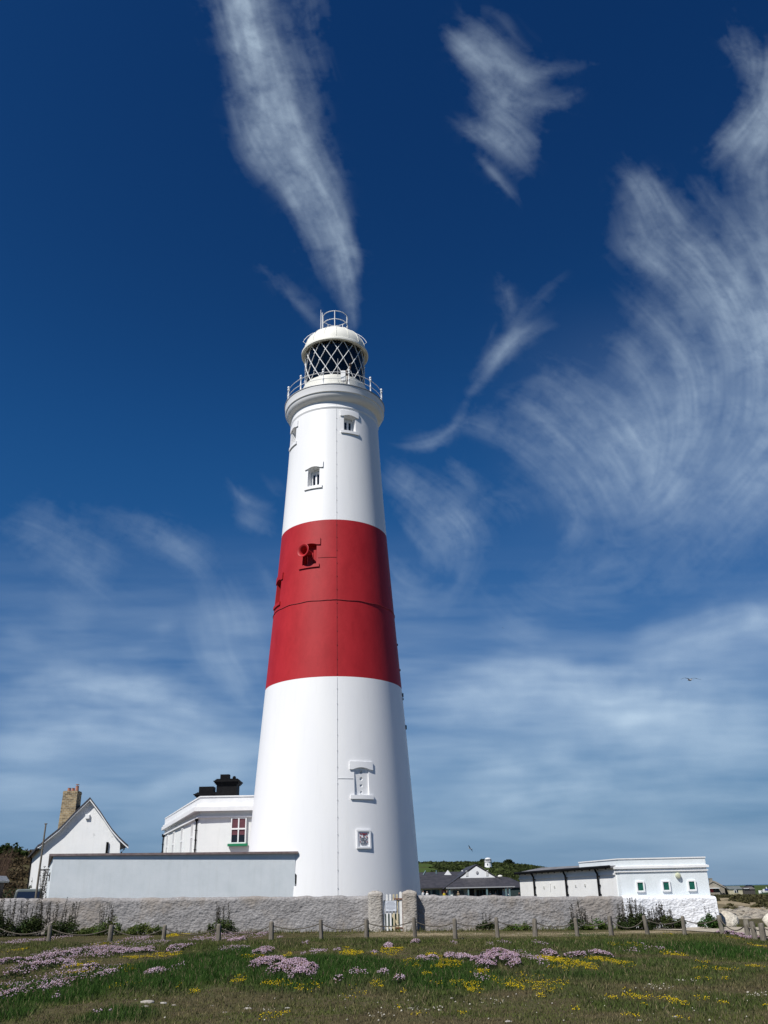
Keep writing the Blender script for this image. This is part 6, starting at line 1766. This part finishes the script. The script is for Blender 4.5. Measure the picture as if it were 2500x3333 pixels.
def tree(label, x, y, h, r, seed, hue=(.022, .034, .012)):
    R = np.random.RandomState(seed); zb = float(gh(x, y)); root = empty('tree', (x, y, zb), label, 'tree')
    C = []; T = []
    for _ in range(16):
        p = R.normal(size=3); p /= np.linalg.norm(p); c = np.array([x, y, zb + h * .62]) + p * np.array([r * .6, r * .6, h * .22]); k = 90
        q = R.normal(size=(k, 3)); q /= np.linalg.norm(q, axis=1)[:, None]; C.append(c + q * R.rand(k, 1) ** .4 * r * .45); T.append(np.array(hue)[None] * R.uniform(.6, 1.4) * R.uniform(.7, 1.3, (k, 1)))
    C = np.concatenate(C); V, F = leaf_quads(C, .55, R); np_mesh('crown', V, F, M['leaf'], parent=root, tint=np.repeat(np.concatenate(T), 4, 0))
    mb = MB(); mb.tube([(x, y, zb - .3), (x, y, zb + h * .6)], [.25, .12], 6)
    for k in range(5): a = k * 1.3; mb.tube([(x, y, zb + h * .35), (x + r * .5 * math.cos(a), y + r * .5 * math.sin(a), zb + h * .7)], [.1, .04], 5)
    mb.build('trunk', M['darkwood'], root)
x = P(1658, 2830, 505)[0]; tree('round dark tree on the skyline of the far hill, left of the cream wing', x, 505, 3.4, 3.0, 5)
x = P(1575, 2830, 505)[0]; tree('small dark tree on the far skyline just left of the old lighthouse', x, 505, 2.8, 2.2, 6)

# ================================================================== HUTS AND BOAT AT THE RIGHT
HY = 205.0; gH = -.4
def hx(X): return P(2280 + .1326 * X, 2900, HY)[0]
def hz_(Yp, X=600): return P(2280 + .1326 * X, 2830 + .1326 * Yp, HY)[2]
BH = empty('stone_boathouse', (hx(400), HY, gH), 'stone gabled cottage with chimney and a red fronted lean-to beyond the white wall', 'cottage')
xa, xm_, xb = hx(60), hx(335), hx(600); zr, zee = hz_(292), hz_(450)
mb = MB(); mb.prism([(xa, HY, gH - .3), (xb, HY, gH - .3), (xb, HY, zee), (xm_, HY, zr), (xa, HY, zee)], (3.5, 9, 0)); mb.build('wall', M['stone'], BH)
mb = MB(); mb.prism([(xm_, HY - .15, zr), (xb + .25, HY - .15, zee - .1), (xb + .25, HY - .15, zee + .08), (xm_, HY - .15, zr + .2)], (3.5, 9.3, 0)); mb.prism([(xm_, HY - .15, zr), (xm_, HY - .15, zr + .2), (xa - .25, HY - .15, zee + .08), (xa - .25, HY - .15, zee - .1)], (3.5, 9.3, 0)); mb.build('roof', varied('pale_stone_slates', (.22, .2, .17), (.34, .31, .27), 1, .9), BH)
mb = MB(); mb.box(((hx(275) + hx(340)) / 2, HY + .5, hz_(270)), (hx(340) - hx(275), .8, hz_(215) - hz_(330))); mb.box(((hx(270) + hx(345)) / 2, HY + .5, hz_(214)), (.75, .9, .1)); mb.build('chimney', M['stone'], BH)
mb = MB(); a, b = hx(150), hx(445); mb.box(((a + b) / 2, HY - .5, hz_(455)), (b - a, 1.0, .14)); mb.build('lean_to_roof', M['white'], BH)
mb = MB(); mb.box(((a + b) / 2, HY - .4, (gH + hz_(560)) / 2), (b - a, .8, hz_(560) - gH)); mb.build('lean_to_wall', M['stone'], BH)
mb = MB(); mb.box(((a + hx(300)) / 2, HY - .3, hz_(510)), (hx(300) - a, .3, hz_(475) - hz_(555))); mb.build('red_panel', M['redsign'], BH)
mb = MB(); mb.box(((hx(302) + b) / 2, HY - .3, hz_(510)), (b - hx(302), .3, hz_(475) - hz_(555))); mb.build('opening', M['darkwood'], BH)
mb = MB(); mb.box(((hx(530) + hx(582)) / 2, HY - .05, (gH + hz_(575)) / 2), (hx(582) - hx(530), .1, hz_(575) - gH)); mb.build('door', M['dark'], BH)
def hut(name, label, X0, X1, Yr, Ye, Yb, wallm, roofm, y=HY, depth=3.5, extra=None):
    root = empty(name, ((hx(X0) + hx(X1)) / 2, y, gH), label, 'hut', 'huts beyond the sandy ground')
    a, b = hx(X0), hx(X1); ze, zr = hz_(Ye), hz_(Yr)
    mb = MB(); mb.box(((a + b) / 2, y + depth / 2, (gH - .2 + ze) / 2), (b - a, depth, ze - gH + .2)); mb.build('wall', wallm, root)
    mb = MB(); mb.add([(a - .1, y - .15, ze - .02), (b + .1, y - .15, ze - .02), (b + .1, y + depth * .5, zr), (a - .1, y + depth * .5, zr), (a - .1, y + depth + .1, ze), (b + .1, y + depth + .1, ze)], [(0, 1, 2, 3), (3, 2, 5, 4), (0, 3, 4), (1, 5, 2), (0, 4, 5, 1)]); mb.build('roof', roofm, root)
    return root
hut('hut', 'tall black boarded shed tight against the stone cottage', 600, 715, 385, 440, 650, M['darkwood'], M['slate'], HY + 1.5)
hb = hut('hut', 'cream boarded hut with a grey green roof and small white framed window', 715, 1035, 415, 490, 660, varied('cream_boards', (.42, .38, .26), (.55, .5, .37), 2, .8), varied('green_grey_felt', (.10, .115, .115), (.15, .165, .16), 2, .9))
mb = MB(); mb.box((hx(868), HY - .04, hz_(535)), (hx(915) - hx(822), .08, hz_(492) - hz_(575))); wq = mb.build('window', M['white'], hb)
mb = MB()
for X0, X1, Y0, Y1 in ((832, 868, 515, 570), (882, 915, 498, 566)): mb.box(((hx(X0) + hx(X1)) / 2, HY - .1, hz_((Y0 + Y1) / 2)), (hx(X1) - hx(X0), .04, hz_(Y0) - hz_(Y1)))
mb.build('pane', M['dark'], wq)
mb = MB(); mb.box(((hx(830) + hx(925)) / 2, HY - .03, (gH + hz_(590)) / 2), (hx(925) - hx(830), .06, hz_(590) - gH)); mb.build('door', varied('tan_boards', (.36, .31, .2), (.44, .39, .28), 2, .8), hb)
hc = hut('hut', 'dark grey brown boarded hut with a pale fascia strip right of the cream hut', 1050, 1215, 440, 480, 660, M['darkwood'], M['darkwood'])
mb = MB(); mb.box(((hx(1062) + hx(1195)) / 2, HY - .2, hz_(480)), (hx(1195) - hx(1062), .06, .09)); mb.build('fascia', M['white'], hc)
hut('hut', 'long low grey brown hut behind the white boat', 1225, 1430, 435, 500, 610, M['darkwood'], varied('brown_felt', (.09, .08, .075), (.14, .125, .115), 2, .9), HY + 2)
hut('hut', 'small black roofed hut beside the white mast at the right edge', 1450, 1555, 398, 435, 560, varied('green_boards', (.05, .08, .06), (.08, .11, .09), 2, .8), M['black'], HY + 5)
BT = empty('rowing_boat', (hx(1395), HY - 4, gH), 'white open boat with a blue cover drawn up before the huts', 'boat')
def loft_boat(x0, x1, y, z, h, m, par):
    mb = MB(); vs = []; n = 14; k = 9
    for i in range(n):
        t = i / (n - 1); w_ = .85 * (math.sin(math.pi * min(1, t * .62 + .33)) ** .8 if t < .98 else .35); w_ = .85 * (1 - (1 - t) ** 2.2) if t < .7 else .85 - .35 * ((t - .7) / .3) ** 2
        w_ = max(w_, .03); sheer = h * (1 + .25 * (1 - t) ** 2)
        for j in range(k):
            a = math.pi * j / (k - 1)
            vs.append((x0 + (x1 - x0) * t, y - w_ * math.cos(a), z + sheer * (1 - math.sin(a) ** .7)))
    mb.add(vs, [(i * k + j, i * k + j + 1, (i + 1) * k + j + 1, (i + 1) * k + j) for i in range(n - 1) for j in range(k - 1)] + [tuple((n - 1) * k + j for j in range(k))], True)
    mb.build('hull', m, par)
loft_boat(hx(1250), hx(1540), HY - 4, gH + .1, .55, M['white'], BT)
mb = MB(); a, b = hx(1425), hx(1535); mb.box(((a + b) / 2, HY - 4, gH + .85), (b - a, 1.3, .42), bev=.12); mb.build('cover', mat('blue_canvas', (.02, .035, .18), .8), BT)
mb = MB(); mb.tube([(hx(1467), HY - 4, gH + .6), (hx(1450), HY - 4, hz_(450))], .11, 6); mb.build('mast', M['white'], BT)
for t in (.2, .5, .75):
    mb = MB(); mb.box((hx(1250) + (hx(1540) - hx(1250)) * t, HY - 4, gH + .6), (.2, 1.3, .04)); mb.build('thwart', M['darkwood'], BT)
NB_ = empty('notice_board', (hx(1525), HY - 1, gH), 'plain white board on posts at the far right beside the huts', 'sign')
mb = MB(); mb.box((hx(1525), HY - 1, hz_(522)), (hx(1560) - hx(1490), .05, hz_(500) - hz_(545))); mb.build('board', M['white'], NB_)
mb = MB()
for X in (1498, 1552): mb.tube([(hx(X), HY - .95, gH), (hx(X), HY - .95, hz_(545))], .05, 6)
mb.build('post', M['darkwood'], NB_)
def car():
    x0, y0 = hx(1570), HY - 3
    R_ = empty('parked_car', (x0 + 1.9, y0, gH), 'blue car parked at the far right edge beyond the rocks', 'car')
    pr = [(0, .3), (0, .75), (.25, .95), (.9, 1.0), (1.35, 1.42), (2.6, 1.45), (3.2, 1.02), (3.9, .9), (4.05, .6), (4.05, .3)]
    mb = MB(); mb.prism([(x0 + a, y0 - .8, gH + b) for a, b in pr], (0, 1.6, 0)); mb.build('body', mat('blue_car_paint', (.01, .03, .25), .3), R_)
    for yy in (y0 - .815, y0 + .795):
        mb = MB(); mb.prism([(x0 + a, yy, gH + b) for a, b in [(1.05, 1.0), (1.42, 1.36), (2.52, 1.38), (2.95, 1.03)]], (0, .02, 0)); mb.build('side_window', M['glass_dark'], R_)
    for a in (.8, 3.2):
        for yy in (y0 - .83, y0 + .63):
            mb = MB(); mb.tube([(x0 + a, yy, gH + .32), (x0 + a, yy + .2, gH + .32)], .32, 18); w_ = mb.build('wheel', M['black'], R_)
            mb = MB(); mb.tube([(x0 + a, yy - .01, gH + .32), (x0 + a, yy + .0, gH + .32)], .18, 12); mb.build('rim', M['grey_metal'], w_)
    for yy in (y0 - .6, y0 + .6):
        mb = MB(); mb.ball((x0 + .05, yy, gH + .68), .1, 8); mb.build('headlight', M['white'], R_)
car()

# ================================================================== PEOPLE BY THE CAFE
def person(label, x, y, face, shirt, trousers, hair, pose=0, h=1.7):
    z0 = float(gh(x, y)); root = empty('person', (x, y, z0), label, 'person', 'visitors in front of the cafe')
    k = h / 1.7; st = .12 if pose == 1 else .0
    J = {'pel': (0, 0, .93, .13), 'wai': (0, 0, 1.08, .115), 'che': (0, 0, 1.27, .135), 'neck': (0, .0, 1.44, .055), 'hd': (0, -.02, 1.50, .068), 'hd2': (0, -.03, 1.59, .095), 'top': (0, -.02, 1.66, .07)}
    E_ = [('pel', 'wai'), ('wai', 'che'), ('che', 'neck'), ('neck', 'hd'), ('hd', 'hd2'), ('hd2', 'top')]
    for s, nme in ((-1, 'l'), (1, 'r')):
        f = s * st
        J[nme + 'hip'] = (s * .10, 0, .88, .095); J[nme + 'kne'] = (s * .11, -f - .02, .48, .06); J[nme + 'ank'] = (s * .11, -f * 1.6 + .02, .08, .042); J[nme + 'toe'] = (s * .125, -f * 1.6 - .15, .035, .035)
        J[nme + 'sho'] = (s * .185, 0, 1.39, .06); J[nme + 'elb'] = (s * .24, f * .6 + .02, 1.12, .043)
        if pose == 2: J[nme + 'wri'] = (s * .14, -.24, 1.16, .028); J[nme + 'han'] = (s * .10, -.33, 1.19, .033)
        else: J[nme + 'wri'] = (s * .26, f * .9 - .07, .88, .028); J[nme + 'han'] = (s * .26, f * .9 - .10, .79, .033)
        E_ += [('pel', nme + 'hip'), (nme + 'hip', nme + 'kne'), (nme + 'kne', nme + 'ank'), (nme + 'ank', nme + 'toe'), ('che', nme + 'sho'), (nme + 'sho', nme + 'elb'), (nme + 'elb', nme + 'wri'), (nme + 'wri', nme + 'han')]
    names = list(J); me = bpy.data.meshes.new('person')
    me.from_pydata([(J[q][0] * k, J[q][1] * k, J[q][2] * k) for q in names], [(names.index(a), names.index(b)) for a, b in E_], [])
    o = bpy.data.objects.new('tmp', me); col.objects.link(o)
    md = o.modifiers.new('s', 'SKIN'); md.use_smooth_shade = True
    for i, q in enumerate(names): me.skin_vertices[0].data[i].radius = (J[q][3] * k,) * 2; me.skin_vertices[0].data[i].use_root = (q == 'pel')
    sb = o.modifiers.new('b', 'SUBSURF'); sb.levels = 1
    m2 = bpy.data.meshes.new_from_object(o.evaluated_get(bpy.context.evaluated_depsgraph_get()))
    bpy.data.objects.remove(o)
    m2.transform(Matrix.Rotation(face, 4, 'Z'))
    m2.materials.clear()
    for m in (M['skin'], shirt, trousers, M['black']): m2.materials.append(m)
    for p in m2.polygons:
        c = p.center; r = math.hypot(c.x, c.y)
        p.material_index = 0 if c.z > 1.43 * k else 1 if c.z > .95 * k else 2 if c.z > .1 * k else 3
        if .70 * k < c.z < .95 * k and r > .21 * k: p.material_index = 0
    link_mesh('body', m2, root)
    mb = MB(); c, s = math.cos(face), math.sin(face)
    mb.ball((x - .035 * k * -s * 0 + (.02 * k) * -s, y + (.02 * k) * c, z0 + 1.60 * k), .108 * k, 12, (1, 1, 1.02)); mb.build('hair', hair, root)
    return root
sw = mat('white_shirt', (.7, .7, .7), .8); sd = mat('dark_jacket', (.012, .012, .018), .8); sg = mat('grey_jumper', (.2, .2, .22), .8); jn = mat('blue_jeans', (.03, .05, .12), .8); kh = mat('khaki', (.2, .16, .1), .8)
hb_, hf, hg = mat('brown_hair', (.03, .015, .01), .7), mat('fair_hair', (.42, .32, .2), .7), mat('grey_hair', (.35, .34, .33), .7)
def px(X, Y): return P(1340 + .229 * X, 2900, Y)[0]
person('person in a white shirt and dark trousers nearest the lighthouse edge', px(162, 158), 158, .4, sw, sd, hb_, 1, 1.72)
person('person dressed all in white walking by the cafe windows', px(218, 160), 160, -.6, sw, sw, hg, 1, 1.62)
person('person in a yellow top below the red sign', px(460, 160), 160, .2, M['yellow'], jn, hb_, 0, 1.5)
person('person in a black jacket beside the person in yellow', px(498, 161), 161, 1.0, sd, jn, hb_, 0, 1.74)
person('fair haired person in beige whose head shows just above the wall', px(660, 150), 150, 2.6, kh, kh, hf, 0, 1.56)
person('person in a grey jumper standing under the veranda between windows', px(1190, 166.5), 166.5, .8, sg, jn, hb_, 2, 1.70)
person('person in pale clothes under the veranda beside a post', px(1112, 167), 167, -.9, sw, kh, hg, 2, 1.66)
person('dark clothed person at the right end of the veranda', px(1525, 165), 165, .3, sd, sd, hb_, 0, 1.6)

# ================================================================== GULLS
gw, gg = mat('gull_white', (.30, .31, .33), .8), varied('gull_grey', (.05, .055, .065), (.08, .085, .095), 5, .8)
def gull(label, u, v, Y, span, yaw, roll, pitch_, seed):
    c = P(u, v, Y); root = empty('gull', tuple(c), label, 'gull', 'gulls in flight')
    Rm = Matrix.Rotation(yaw, 3, 'Z') @ Matrix.Rotation(roll, 3, 'Y') @ Matrix.Rotation(pitch_, 3, 'X')
    L = span * .42
    def T(p): q = Rm @ Vector(p); return (c[0] + q.x, c[1] + q.y, c[2] + q.z)
    vs = []; n = 10; secs = [(.62, .0, 0), (.55, .018, .012), (.47, .05, .02), (.40, .055, .02), (.30, .085, 0), (.05, .12, -.01), (-.2, .09, 0), (-.36, .05, .01), (-.50, .012, .015)]
    for y, r, dz in secs:
        for k in range(n):
            a = 2 * math.pi * k / n; vs.append(T((r * L * math.cos(a) * 1.1, y * L, (dz + r * math.sin(a) * .9) * L)))
    mb = MB(); mb.add(vs, [(i * n + k, i * n + (k + 1) % n, (i + 1) * n + (k + 1) % n, (i + 1) * n + k) for i in range(len(secs) - 1) for k in range(n)], True)
    b = mb.build('body', gw, root)
    mb = MB(); vs = [T((x * L, y * L, z * L)) for x, y, z in ((-.04, -.4, .01), (.04, -.4, .01), (.14, -.72, .0), (0, -.76, .01), (-.14, -.72, 0))] + [T((x * L, y * L, (z - .012) * L)) for x, y, z in ((-.04, -.4, .01), (.04, -.4, .01), (.14, -.72, .0), (0, -.76, .01), (-.14, -.72, 0))]
    mb.add(vs, [(0, 1, 2, 3, 4), (9, 8, 7, 6, 5)] + [(i, (i + 1) % 5, 5 + (i + 1) % 5, 5 + i) for i in range(5)]); mb.build('tail', gw, root)
    for s in (-1, 1):
        st = [(.04, .18, -.14, .05, .03), (.18, .22, -.12, .14, .028), (.45, .26, -.06, .20, .02), (.62, .22, -.06, .19, .016), (.85, .08, -.12, .12, .01), (1.12, -.16, -.26, .04, .005)]
        vs = []
        for x, yf, yb, z, t in st:
            vs += [T((s * x * L * 1.06, yf * L, z * L)), T((s * x * L * 1.06, (yf * .4 + yb * .6) * L, (z + t) * L)), T((s * x * L * 1.06, yb * L, z * L)), T((s * x * L * 1.06, (yf * .4 + yb * .6) * L, (z - t * .5) * L))]
        m_ = len(st); mb = MB(); mb.add(vs, [(i * 4 + k, i * 4 + (k + 1) % 4, (i + 1) * 4 + (k + 1) % 4, (i + 1) * 4 + k) for i in range(m_ - 1) for k in range(4)] + [(0, 1, 2, 3), ((m_ - 1) * 4 + 3, (m_ - 1) * 4 + 2, (m_ - 1) * 4 + 1, (m_ - 1) * 4)], True)
        mb.build('wing', gg, root)
gull('grey gull gliding with wings spread wide, low in the right hand sky', 2246, 2213, 60, 1.5, .15, 0, .2, 1)
gull('white gull banking just above the cafe roofs', 1530, 2762, 105, 1.15, 1.0, .6, .3, 2)
gull('tiny distant gull, a white speck right of the red band', 1637, 2044, 330, 1.3, .3, .2, .2, 3)
